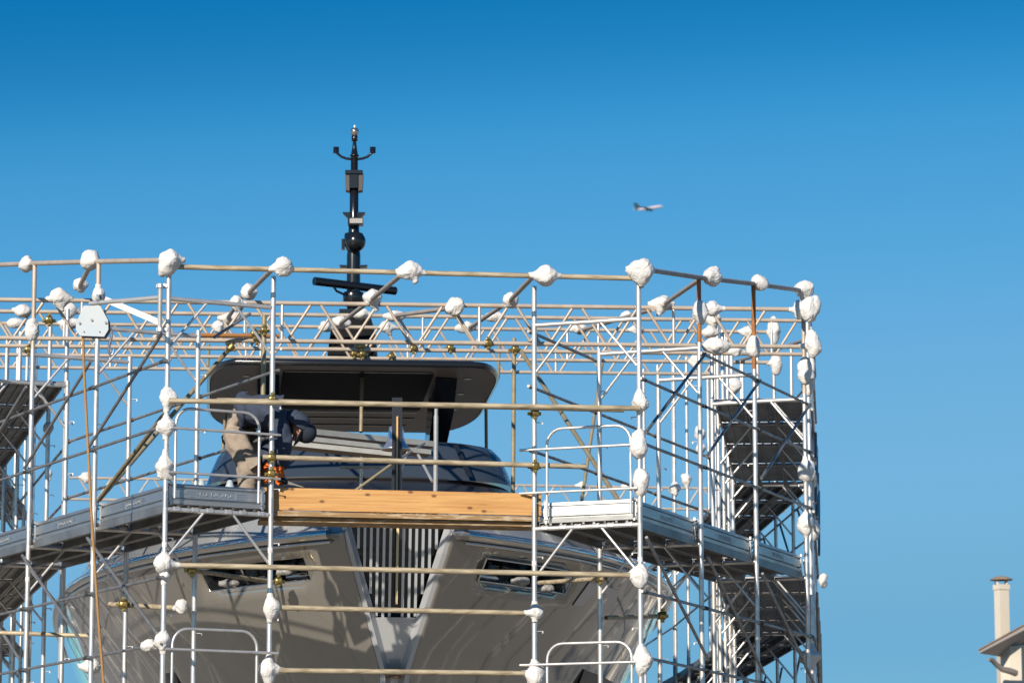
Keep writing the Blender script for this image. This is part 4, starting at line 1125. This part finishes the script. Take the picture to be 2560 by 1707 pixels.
# gloves with five fingers each, closed on the tool handle
def glove(wr_, hd__, grip, side):
    t_ = skin('glove', [wr_ + (wr_ - hd__) * 0.25, wr_, wr_.lerp(hd__, 0.6), hd__], [(0, 1), (1, 2), (2, 3)], [(.05, .05), (.047, .047), (.05, .04), (.045, .036)], 1, GLOVE, person, 2)
    dn = (hd__ - wr_).normalized(); ac = (grip - hd__); ac = (ac - dn * ac.dot(dn)).normalized(); wd = dn.cross(ac)
    for k, ln in enumerate((0.82, 0.95, 1.0, 0.85)):
        o0 = hd__ + wd * (-0.033 + 0.022 * k)
        p = [o0, o0 + dn * 0.035 * ln, o0 + dn * 0.055 * ln + ac * 0.02, o0 + dn * 0.05 * ln + ac * 0.05 * ln, o0 + dn * 0.022 * ln + ac * 0.062 * ln]
        MB().path(p, [0.0125, 0.0125, 0.012, 0.011, 0.008], 8).build('finger', GLOVE, t_)
    o0 = wr_.lerp(hd__, 0.5) - wd * 0.035 * side
    MB().path([o0, o0 - wd * 0.018 * side + dn * 0.022 + ac * 0.012, o0 - wd * 0.012 * side + dn * 0.05 + ac * 0.035, o0 + dn * 0.068 + ac * 0.05], [0.014, 0.0135, 0.012, 0.008], 8).build('thumb', GLOVE, t_)
gripN, gripF = hdN + Vector((0.05, -0.02, -0.035)), hdF + Vector((0.05, -0.05, -0.02))
glove(wrN, hdN, gripN, 1); glove(wrF, hdF, gripF, -1)
tool = thing('cutting_tool', W(652, 1104, DW - 0.22), 'black handled cutter with a long thin blade in the worker’s gloves', 'hand tool')
tb = MB().path([W(622, 1100, DW - 0.05), W(634, 1101, DW - 0.14), W(646, 1100, DW - 0.2), W(655, 1107, DW - 0.22), W(661, 1109, DW - 0.22)], [0.018, 0.021, 0.034, 0.030, 0.012], 12).build('handle', BLACK, tool)
MB().prism([W(657, 1103, DW - 0.22), W(700, 1119, DW - 0.24), W(712, 1124, DW - 0.24), W(657, 1111, DW - 0.22)], (0, 0.004, 0)).build('blade', CHROME, tool)
for (ak, tk) in ((ankN, toeN), (ankF, toeF)):
    MB().path([ak + Vector((-0.03, 0, 0.05)), ak + Vector((-0.02, 0, -0.03)), ak + Vector((0.05, 0, -0.038)), tk + Vector((0, 0, 0.0)), tk + Vector((0.05, 0, -0.003))], [0.055, 0.052, 0.046, 0.036, 0.018], 12).build('boot', BOOT, person)

# ------------------------------------------------------------------ plastic wraps
ICO = {}
def ico(n):
    if n not in ICO:
        bm = bmesh.new(); bmesh.ops.create_icosphere(bm, subdivisions=n, radius=1.0)
        ICO[n] = ([v.co.copy() for v in bm.verts], [[v.index for v in f.verts] for f in bm.faces]); bm.free()
    return ICO[n]
nwrap = [0]
dl, dn_, dr = -V3(FN, 0), Vector((0, 0, -1)), V3(FN, 0)
DIR = {'l': dl, 'r': dr, 'u': Vector((0, 0, 1)), 'd': dn_, 'b': V3(FB, 0), 'f': -V3(FB, 0), 'dl': (dl * 0.5 + dn_).normalized(), 'dr': (dr * 0.5 + dn_).normalized(), 'ul': (dl + Vector((0, 0, 1))).normalized(), 'ur': (dr * 0.7 + Vector((0, 0, 1))).normalized()}
def wrap(x, y, d, r, arms, place, tall=1.0, wide=1.0, at=None):
    """film wound round a joint: a taut rounded lump with necks that hug the tubes; r in photo pixels"""
    nwrap[0] += 1
    sd = nwrap[0] * 7.31
    rm = 1.1 * r * K * d / FPX
    if d > 37 and x > 1770: tall *= 1.2
    vs, fs = ico(5 if d < 38.5 else 4)
    c = PD(x, y, d)
    rnd = random.Random(nwrap[0])
    # settle on the joint: the tube nearest the sight, then slide to the next tube that crosses it
    ray = (c - CAM).normalized()
    best = None
    if at is not None: c = Vector(at)
    for (p0, p1) in (SEGS if at is None else []):
        u_ = p1 - p0; L2 = u_.length_squared
        ub = u_.dot(ray); w0_ = p0 - CAM                  # closest approach of the sight line and the tube axis
        den = L2 - ub * ub
        t_ = min(1, max(0, (ub * w0_.dot(ray) - u_.dot(w0_)) / den)) if den > 1e-9 else 0.5
        q_ = p0 + u_ * t_
        dist = (q_ - (CAM + ray * (q_ - CAM).dot(ray))).length
        dd = abs((q_ - c).dot(ray))
        if dist < (rm * 1.1 if d < 36 else rm * 2.4) and dd < (1.4 if d < 38 else 3.0):
            sc_ = dist + 0.05 * dd
            if best is None or sc_ < best[0]: best = (sc_, q_, p0, p1)
    al = []
    if best is not None:
        off = (CAM + ray * (best[1] - CAM).dot(ray)) - best[1]
        c0 = best[1]
        u_ = (best[3] - best[2]).normalized()
        second = None
        for (p0, p1) in SEGS:
            if p0 == best[2] and p1 == best[3]: continue
            w_ = p1 - p0
            t_ = min(1, max(0, (c0 - p0).dot(w_) / w_.length_squared))
            q_ = p0 + w_ * t_
            if (q_ - c0).length < rm * 0.9 and abs(w_.normalized().dot(u_)) < 0.9:
                if second is None or (q_ - c0).length < second[0]: second = ((q_ - c0).length, q_, p0, p1)
        if second is not None:
            t_ = (second[1] - c0).dot(u_)
            c0 = c0 + u_ * t_
        for (p0, p1) in ([(best[2], best[3])] + ([(second[2], second[3])] if second else [])):
            w_ = (p1 - p0); wl_ = w_.length; w_ = w_ / wl_
            t_ = (c0 - p0).dot(w_)
            if (p0 + w_ * t_ - c0).length > 0.05: continue
            for sg, room in ((1, wl_ - t_), (-1, t_)):
                if room > rm * 0.9: al.append((w_ * sg, min(room + 0.02, rm * (1.25 + rnd.uniform(0.05, 0.85)))))
        c = c0 + off * 0.12
    for a in arms.split():
        k, _, ln = a.partition(':')
        if k in ('dl', 'dr', 'ul', 'ur') or best is None: al.append((DIR[k], rm * (1.15 + 0.6 * float(ln or 1.0))))
    ax = Vector((rnd.uniform(-.5, .5), rnd.uniform(-.5, .5), 1)).normalized()
    ax2 = Vector((1, rnd.uniform(-.5, .5), rnd.uniform(-.6, .6))).normalized()
    lean = Vector((rnd.uniform(-.3, .3), rnd.uniform(-.3, .15), rnd.uniform(-.1, .28)))
    rc = 0.0268
    planes = []
    for _ in range(5):
        n_ = Vector((rnd.uniform(-1, 1), rnd.uniform(-1, 1), rnd.uniform(-1, 1))).normalized()
        planes.append((n_, rnd.uniform(0.86, 1.02)))
    out = []
    for v in vs:
        lo_ = noise.noise(v * 1.1 + Vector((sd, 0, 0))); md_ = noise.noise(v * 2.4 + Vector((0, sd, 0)))
        fl = noise.noise(v * 0.8 + Vector((0, 0, sd)))
        base = 0.95 + 0.21 * lo_ + 0.06 * md_ + v.dot(lean)
        # tension lines of the film, running along two winding directions
        q = v + 0.35 * Vector((noise.noise(v * 1.7 + Vector((sd, 1, 0))), noise.noise(v * 1.7 + Vector((1, sd, 0))), noise.noise(v * 1.7 + Vector((0, 1, sd)))))
        w1 = noise.noise(Vector((q.dot(ax) * 12.0, q.dot(ax2) * 1.6, sd))); w2 = noise.noise(Vector((q.dot(ax2) * 13.0, q.dot(ax) * 1.4, sd + 9)))
        pick = 0.5 + 0.5 * math.tanh(5 * fl)
        cr_ = (w1 * pick + w2 * (1 - pick))
        cr_ = 1.0 - 3.2 * abs(cr_) ** 0.8
        for (n_, h_) in planes:                       # taut flat spans of film
            dn2 = v.dot(n_)
            if dn2 > 0.3:
                lim = h_ / dn2
                if base > lim: base = lim + 0.42 * (base - lim)
        rad = rm * base * 1.04
        sq = 1.0 / math.sqrt((v.x / wide) ** 2 + v.y ** 2 + (v.z / tall) ** 2)
        rad *= sq * (1 + 0.04 * cr_)
        for (dv, ln) in al:
            ct = v.dot(dv)
            if ct <= 0.2: continue
            sn = math.sqrt(max(1e-6, 1 - ct * ct))
            neck = min(ln * (0.92 + 0.08 * cr_), rc * (1.05 + 0.08 * cr_) / sn)
            # the lump tapers into the neck
            shoulder = rad + max(0.0, ln - rad) * 0.6 * math.exp(9 * (ct - 1))
            t_ = max(neck, shoulder)
            rad = max(rad, t_)
        out.append(v * rad)
    b_ = MB(); b_.v = out; b_.f = [list(f) for f in fs]; b_.s = [True] * len(fs)
    o = link('film_wrap', b_.mesh('film_wrap', False), Matrix.Translation(c), None, GREY_P if 'greyish' in place else WHITE_P)
    return tag(o, ('film-wrapped ' if 'greyish' in place else 'white film bundle ') + place, 'plastic wrap', 'white film bundles round the scaffold joints')
WR = [
 (60, 605, 34.95, 17, 'l r:0.8 d:1.3', 'on the top tube, farthest left'),
 (205, 596, 33.35, 22, 'l:.5 r:1 d:.7', 'on the top tube above the pulley plate'),
 (379, 600, 31.75, 21.5, 'r:0.9 dl:1.2 d:.9', 'on the top of the left corner post, with a hanging tail', 1.15, 1.0, V3(A, CZ + 5.985) + Vector((0.0, -0.03, 0.02))),
 (645, 612, 32.15, 20, 'l:.7 r:.7', 'on the top tube over the left inner post'),
 (945, 619, 32.2, 19, 'l:1.1 r:1.9 dr:.5', 'on the front top tube between mast and middle', 1.05, 1.2),
 (1253, 624, 32.5, 19, 'l:.6 r:1.4', 'on the top tube over the right inner post', 1.15),
 (1480, 622, 32.35, 24.5, 'l:.4 d:.8 r:.2', 'largest, on the top of the right corner post', 1.05, 1.0, V3(D, CZ + 6.01) + Vector((0.02, -0.03, 0.02))),
 (1632, 627, 34.0, 20, 'd:1 l:.6 ur:.6', 'on the right arm top tube over the first rusty tube'),
 (1742, 640, 35.7, 19, 'd:.7 r:.4', 'on the right arm top tube over the second rusty tube', .85),
 (1852, 662, 37.35, 17, 'd:1.2 l:.5', 'on the right arm top tube, right-hand end', .85, 1.25),
 (1880, 667, 38.2, 15, 'l:.6 d:.4', 'at the very end of the right arm top tube', .8),
 (1884, 690, 38.6, 13, 'd:1', 'hanging below the end of the right arm top tube', 1.6),
 (1860, 712, 37.7, 19, 'l:1.4 d:.6', 'where the nearest girder meets the right arm', 1.2),
 (1833, 718, 37.2, 12, 'l:1', 'on the end of the nearest girder, right', 1.4),
 (130, 667, 36.4, 18, 'l:1 dr:1 r:.6', 'on the nearest girder, far left one of a pair'),
 (187, 661, 36.5, 15, 'l:.8 d:1', 'on the nearest girder under the short rafter'),
 (223, 677, 33.4, 14, 'd:.6 u:.6', 'on the left arm post right over the pulley plate'),
 (571, 676, 36.9, 17, 'r:1.2 d:1.2 l:.5', 'on the nearest girder left of the left inner post'),
 (545, 712, 37.4, 12, 'd:1.2 u:1', 'just below the nearest girder, left of the left inner post', 1.3),
 (854, 687, 36.9, 18, 'l:.8 d:1.2 dr:.8', 'on the nearest girder right of the mast'),
 (1042, 706, 37.0, 20, 'd:.8 r:.5 l:.5', 'on the nearest girder near mid-span'),
 (1037, 730, 38.0, 14, 'l:1 d:.6', 'crumpled under the mid-span bundle of the nearest girder'),
 (1174, 692, 37.1, 16, 'l:1 r:.6', 'on the nearest girder left of the right inner post'),
 (1525, 702, 37.6, 17, 'dl:1 d:.6', 'on the nearest girder right of the right corner post'),
 (1641, 712, 37.6, 16, 'r:1 d:1', 'on the nearest girder behind the first rusty tube'),
 (1607, 722, 34.0, 16, 'u:1.6 d:1', 'on the outer post below the first rusty tube', 1.5),
 (1668, 738, 38.4, 16, 'r:1.5 d:1.5', 'on the second girder between the two rusty tubes'),
 (1601, 766, 39, 14, 'l:1.4 r:.8', 'low behind the outer post under the first rusty tube', .8, 1.3),
 (1645, 788, 37.4, 20, 'l:1.2 r:.8 u:.8', 'wide one on the lower tube of the nearest girder, right', .9, 1.2),
 (1692, 790, 41, 13, 'l:1', 'small one right of the wide bundle on the nearest girder'),
 (1735, 795, 35.75, 15, 'u:1.2 d:1.6 dl:.4', 'on the outer post below the second rusty tube', 1.7),
 (1776, 770, 44.5, 13, 'u:1.2 d:1', 'upper one of the stack on the far right upright', 2.0),
 (1781, 845, 44.3, 13, 'd:1.6 l:.6', 'lower one of the stack on the far right upright', 1.7),
 (1717, 762, 45.6, 14, 'r:1 l:.6', 'on the third girder near the second rusty tube'),
 (1864, 792, 37.9, 16, 'd:1.2 u:.4', 'on the post right of the right-hand end post, upper', 1.5),
 (1884, 800, 39.5, 11, 'd:1.2', 'slim one hard against the right edge of the scaffold, upper', 2.0),
 (1825, 862, 37.6, 13, 'u:1.4 l:.8', 'small one beside the right-hand end post'),
 (1848, 850, 37.4, 15, 'u:1.4 d:1.2', 'on the right-hand end post under the top tube', 1.6),
 (1868, 878, 38.0, 15, 'u:1.2 d:1.8', 'on the post right of the end post, lower', 1.6),
 (1883, 850, 39.5, 11, 'u:1 d:1', 'slim one hard against the right edge of the scaffold, middle', 2.4),
 (1700, 888, 47, 16, 'd:.4 l:.6', 'in the gap under the far girders, right'),
 (1595, 832, 43, 12, 'd:1.2', 'behind the post under the first rusty tube', 1.5),
 (55, 692, 40.3, 15, 'r:.8 u:.4', 'on the second girder at the left edge'),
 (40, 735, 44.5, 12, 'l:1.2 r:.6', 'on the third girder at the left edge', .8, 1.4),
 (160, 692, 40.4, 16, 'l:1 r:.4', 'on the second girder left of the pulley plate'),
 (157, 725, 43.5, 15, 'r:.8', 'shiny one on the third girder left of the pulley plate', .85, 1.2),
 (72, 755, 34.95, 15, 'u:1 d:2', 'on the left arm post below the top tube', 1.7),
 (525, 731, 41.2, 15, 'l:.7 r:1', 'on the second girder left of the left inner post', .85, 1.3),
 (505, 760, 45, 12, 'u:.8 l:.6', 'on the third girder left of the left inner post', 1.2),
 (833, 712, 41.2, 14, 'l:1 r:1.6', 'on the second girder over the mast base, right', .8, 1.3),
 (775, 738, 41.4, 15, 'l:1 r:1.2', 'on the second girder left of the mast base', .8, 1.4),
 (745, 770, 45.2, 11, 'l:.8', 'on the third girder left of the mast base'),
 (893, 724, 41.2, 14, 'r:1 l:.8', 'on the second girder right of the mast base', .85, 1.2),
 (888, 746, 44, 13, 'dr:.8', 'on the third girder right of the mast base'),
 (1073, 750, 45.4, 14, 'r:1.2 l:.5', 'on the third girder near mid-span', .85, 1.3),
 (1135, 722, 41.3, 13, 'r:1 l:.4', 'on the second girder left of the right inner post', .85, 1.2),
 (1327, 753, 45.6, 13, 'l:1 r:.7', 'on the third girder inside the right corner tower', .9, 1.2),
 (1440, 722, 41.6, 12, 'r:1 l:.6', 'on the second girder inside the right corner tower'),
 (1463, 750, 45.6, 11, 'd:.8', 'on the third girder beside the right corner post'),
 (380, 917, 31.72, 18, 'r:1.2 u:.6', 'on the left corner post at the worker’s back height', 1.1),
 (373, 980, 31.75, 17, 'l:.7 r:.6 d:.6', 'on the left corner post, torn one under the upper guard tube', 1.0, 1.2),
 (370, 1072, 31.75, 19, 'dl:.6 u:.7 dr:.9', 'on the left corner post right above the toe board'),
 (374, 1292, 31.72, 18, 'u:.9 r:1.3', 'on the left corner post under the deck, upper lump', 1.1),
 (377, 1322, 31.72, 12, 'd:.9 r:1', 'on the left corner post under the deck, lower lump'),
 (377, 1476, 31.74, 17, 'd:.5 r:.4', 'low on the left corner post round the guard tube'),
 (347, 1483, 31.72, 15, 'l:.6 r:.8', 'sausage-shaped, sticking out left low on the left corner post', .85, 1.3),
 (616, 1391, 32.25, 17, 'l:.9 u:.6 r:.5', 'with an orange patch on the left inner post below the deck'),
 (615, 1533, 32.25, 19, 'u:.7 r:.5 d:.5', 'lowest on the left inner post', 1.1),
 (417, 1397, 33.4, 12, 'd:.8 u:.4', 'on the end of the short tie tube beside the left corner post', 1.4),
 (1473, 928, 32.32, 17, 'u:1 l:1 d:.7', 'on the right corner post at rail height', 1.1),
 (1466, 1018, 32.35, 18, 'u:1.6 l:.8 d:.5', 'tall one on the right corner post beside the rounded guard', 1.8),
 (1471, 1108, 32.35, 18, 'u:.6 l:.5 d:.6', 'tall one on the right corner post just above the toe board', 1.6),
 (1477, 1327, 32.3, 18, 'l:1.2 d:.9 u:.6', 'on the right corner post under the deck', 1.2),
 (1471, 1518, 32.35, 20, 'u:1 d:.5 l:.5', 'lowest on the right corner post', 1.25),
 (1219, 1401, 32.65, 16, 'l:1.1 u:.8 d:.4', 'on the right inner post at the foot of the grille'),
 (1220, 1533, 32.65, 20, 'l:.8 u:1 d:1 dr:.5', 'large glassy one lowest on the right inner post', 1.2),
 (1850, 1082, 37.4, 17, 'd:1.3 l:.8', 'on the right-hand end post above the receding deck'),
 (1872, 1085, 38.2, 13, 'd:1.2', 'beside the right-hand end post above the receding deck', 1.5),
 (1888, 1045, 40.5, 12, 'd:.6', 'shaded one at the right edge, upper', 2.2),
 (1887, 1132, 40.5, 12, 'u:.8 d:.8', 'shaded one at the right edge, lower', 2.0),
 (1851, 1205, 37.35, 18, 'd:1.4 l:.9', 'on the right-hand end post just above its toe board'),
 (1886, 1222, 39.5, 12, 'd:.9 u:.6', 'at the right edge level with the right toe boards', 1.7),
 (1893, 1332, 40.5, 9, 'd:.6', 'small one at the right edge under the right toe boards', 1.6),
 (1864, 1508, 37.3, 16, 'l:1.3 r:.5', 'lying one low at the right edge with an open tube end', .8, 1.5),
 (1336, 1106, 64, 9, 'd:.8', 'far off, seen through the right corner tower, left'),
 (1440, 1112, 64, 9, 'l:1', 'far off, seen through the right corner tower, right', .7, 1.5),
 (1596, 998, 48, 12, 'd:.6', 'behind the first outer post of the right arm, higher', 1.3),
 (1592, 1030, 48, 11, 'l:.7 d:.6', 'behind the first outer post of the right arm, lower'),
 (1568, 1102, 52, 11, 'ul:.5', 'far one above the right toe boards, higher'),
 (1560, 1125, 52, 11, 'd:1', 'far one above the right toe boards, lower', 1.3),
 (104, 985, 42, 10, 'd:1', 'far one between the left arm posts, upper', 1.2),
 (196, 1086, 64, 9, 'd:.6', 'far one beside the hanging rope, upper', 1.3),
 (199, 1106, 64, 8, 'd:.8', 'far one beside the hanging rope, lower', 1.3),
 (114, 1090, 64, 8, 'd:.8', 'far one between the left arm posts, lower'),
 (520, 1345, 35.6, 12, 'l:1 r:1.2', 'greyish roll inside the left anchor pocket, outer one', .75, 1.6, PD(524, 1340, 35.75)),
 (652, 1312, 34.95, 10, 'l:1.2 r:.8', 'greyish roll inside the left anchor pocket, beside the inner post', .7, 1.7, PD(654, 1314, 35.0)),
 (1192, 1335, 35.1, 12, 'l:.6 r:1.4', 'greyish roll inside the right anchor pocket, left of the inner post', .75, 1.5, PD(1192, 1335, 35.1)),
 (1258, 1355, 35.5, 12, 'l:1.2 r:.5', 'greyish roll inside the right anchor pocket, right of the inner post', .75, 1.5, PD(1254, 1352, 35.55)),
 (226 / K, 1665 / K, 35.0, 17, 'l:1 r:.5', 'low in front of the hull at the left, on a tie tube'),
]
for w_ in WR: wrap(*w_)

# ------------------------------------------------------------------ airliner
pl = thing('airliner', P(1622, 521, 5200), 'tiny white airliner with dark tail far off in the sky', 'airplane')
pc = P(1622, 521, 5200)
q = Matrix.Rotation(R(-7), 3, 'Y') @ Matrix.Rotation(R(-14), 3, 'Z') @ Matrix.Scale(1.14, 3)
ALU = mat('airliner_white', (0.42, 0.38, 0.45), 0.5); ADK = mat('airliner_dark', (0.004, 0.035, 0.06), 0.8); AGR = mat('airliner_grey', (0.02, 0.07, 0.09), 0.6)
def AP(x, y, z): return pc + q @ Vector((x, y, z))
MB().path([AP(x, 0, z) for x, z in ((-18.8, 1.4), (-14, .9), (-9, .3), (0, 0), (11, 0), (15.5, -.1), (17.6, -.5), (18.8, -.9))], [.35, 1.4, 2.1, 2.35, 2.35, 2.0, 1.3, .3], 16).build('fuselage', ALU, pl)
MB().prism([AP(-8.5, -.4, 1.5), AP(-15.0, -.4, 10.2), AP(-19.2, -.4, 10.2), AP(-17.6, -.4, 0.8)], q @ Vector((0, .6, 0))).build('tail_fin', ADK, pl)
for s_ in (-1, 1):
    MB().prism([AP(4.5, s_ * 1.5, -1.2), AP(-5.5, s_ * 16.5, 0.1), AP(-7.3, s_ * 16.5, 0.1), AP(-3, s_ * 1.5, -1.2)], q @ Vector((0, 0, .35))).build('wing', AGR, pl)
    MB().prism([AP(-13.5, s_ * .8, 1.2), AP(-17.5, s_ * 6, 1.6), AP(-18.8, s_ * 6, 1.6), AP(-17, s_ * .8, 1.2)], q @ Vector((0, 0, .25))).build('tailplane', ALU, pl)
    MB().path([AP(3.6, s_ * 5.7, -2.3), AP(1.5, s_ * 5.7, -2.2), AP(-.6, s_ * 5.7, -2.1)], [.95, 1.1, .7], 12).build('engine', AGR, pl)

# ------------------------------------------------------------------ house at the right
hdp = 75.0
hs = thing('house', Vector((P(2540, 1700, hdp).x, P(2540, 1700, hdp).y, 0)), 'cream house corner with sloping eaves and slim chimney at the right edge', 'house')
CREAM = mat('cream_render', (0.62, 0.56, 0.47), 0.85, alt=(0.50, 0.43, 0.34), scale=1.5, amount=0.6)
EAVE = mat('eave_grey', (0.36, 0.32, 0.29), 0.7); TILE = mat('roof_tile', (0.30, 0.21, 0.15), 0.8, alt=(0.2, 0.13, 0.085), scale=9, amount=0.8)
def Hh(x, y, dd=0.0): return P(x, y, hdp + dd)
w0, w1, w2 = Hh(2491, 1640), Hh(2525, 1640, -0.9), Hh(2760, 1640, 1.5)
zt_ = Hh(2491, 1622).z
def wallq(a, b_, name):
    a0_, b0_ = Vector((a.x, a.y, 0)), Vector((b_.x, b_.y, 0))
    nrm_ = (b0_ - a0_).cross(Vector((0, 0, 1))).normalized()
    up = 0.0
    MB().prism([a0_, b0_, Vector((b0_.x, b0_.y, zt_ + (0.35 if name == 'wall' else 0))), Vector((a0_.x, a0_.y, zt_))], -nrm_ * 0.25).build('wall', CREAM, hs)
wallq(w0, w1, 'side'); wallq(w1, w2, 'wall')
e_a, e_b = Hh(2448, 1632, -1.6), Hh(2680, 1512, -0.6)
back = Vector((1.5, 2.5, 0.0))
rf = MB().prism([e_a, e_b, e_b + Vector((0, 0, 0.13)), e_a + Vector((0.0, 0, 0.05))], back).build('roof', EAVE, hs)
MB().prism([e_a + Vector((-.02, -.03, 0.055)), e_b + Vector((0, -.03, 0.135)), e_b + Vector((0, -.03, 0.165)), e_a + Vector((-.02, -.03, 0.085))], back).build('tile_layer', TILE, rf)
ccx = Hh(2506.5, 1600, 0.8)
u_ = hdp / FPX
def cz_(y): return Hh(2506, y, 0.8).z
ch_ = MB().box((ccx.x, ccx.y, (cz_(1464) + cz_(1640)) / 2), (34 * u_, 34 * u_, cz_(1464) - cz_(1640)), Matrix.Rotation(R(24), 3, 'Z') @ Matrix.Diagonal((0.8, 0.8, 1)).to_3x3()).build('chimney', CREAM, rf)
MB().box((ccx.x, ccx.y, cz_(1465)), (31 * u_, 31 * u_, 13 * u_), Matrix.Rotation(R(24), 3, 'Z')).build('chimney_collar', CREAM, rf)
for sx in (-1, 1):
    for sy in (-1, 1):
        MB().box((ccx.x + sx * 12 * u_, ccx.y + sy * 10 * u_, cz_(1452)), (5 * u_, 5 * u_, 13 * u_)).build('cowl_leg', CREAM, rf)
MB().lathe([(29 * u_, cz_(1447)), (29 * u_, cz_(1445)), (14 * u_, cz_(1438.5)), (0.01, cz_(1436))], (ccx.x, ccx.y, 0), None, 16, False).build('chimney_cowl', TILE, rf)
gt = MB().path([Hh(2472, 1647, -1.7), Hh(2480, 1649, -1.6), Hh(2492, 1661, -1.5), Hh(2506, 1672, -1.45), Hh(2524, 1676, -1.4), Hh(2540, 1682, -1.3)], [4 * u_, 6 * u_, 6.5 * u_, 7 * u_, 8 * u_, 8 * u_], 12).build('drain_pipe', mat('drain_grey', (0.20, 0.175, 0.16), 0.5), hs)
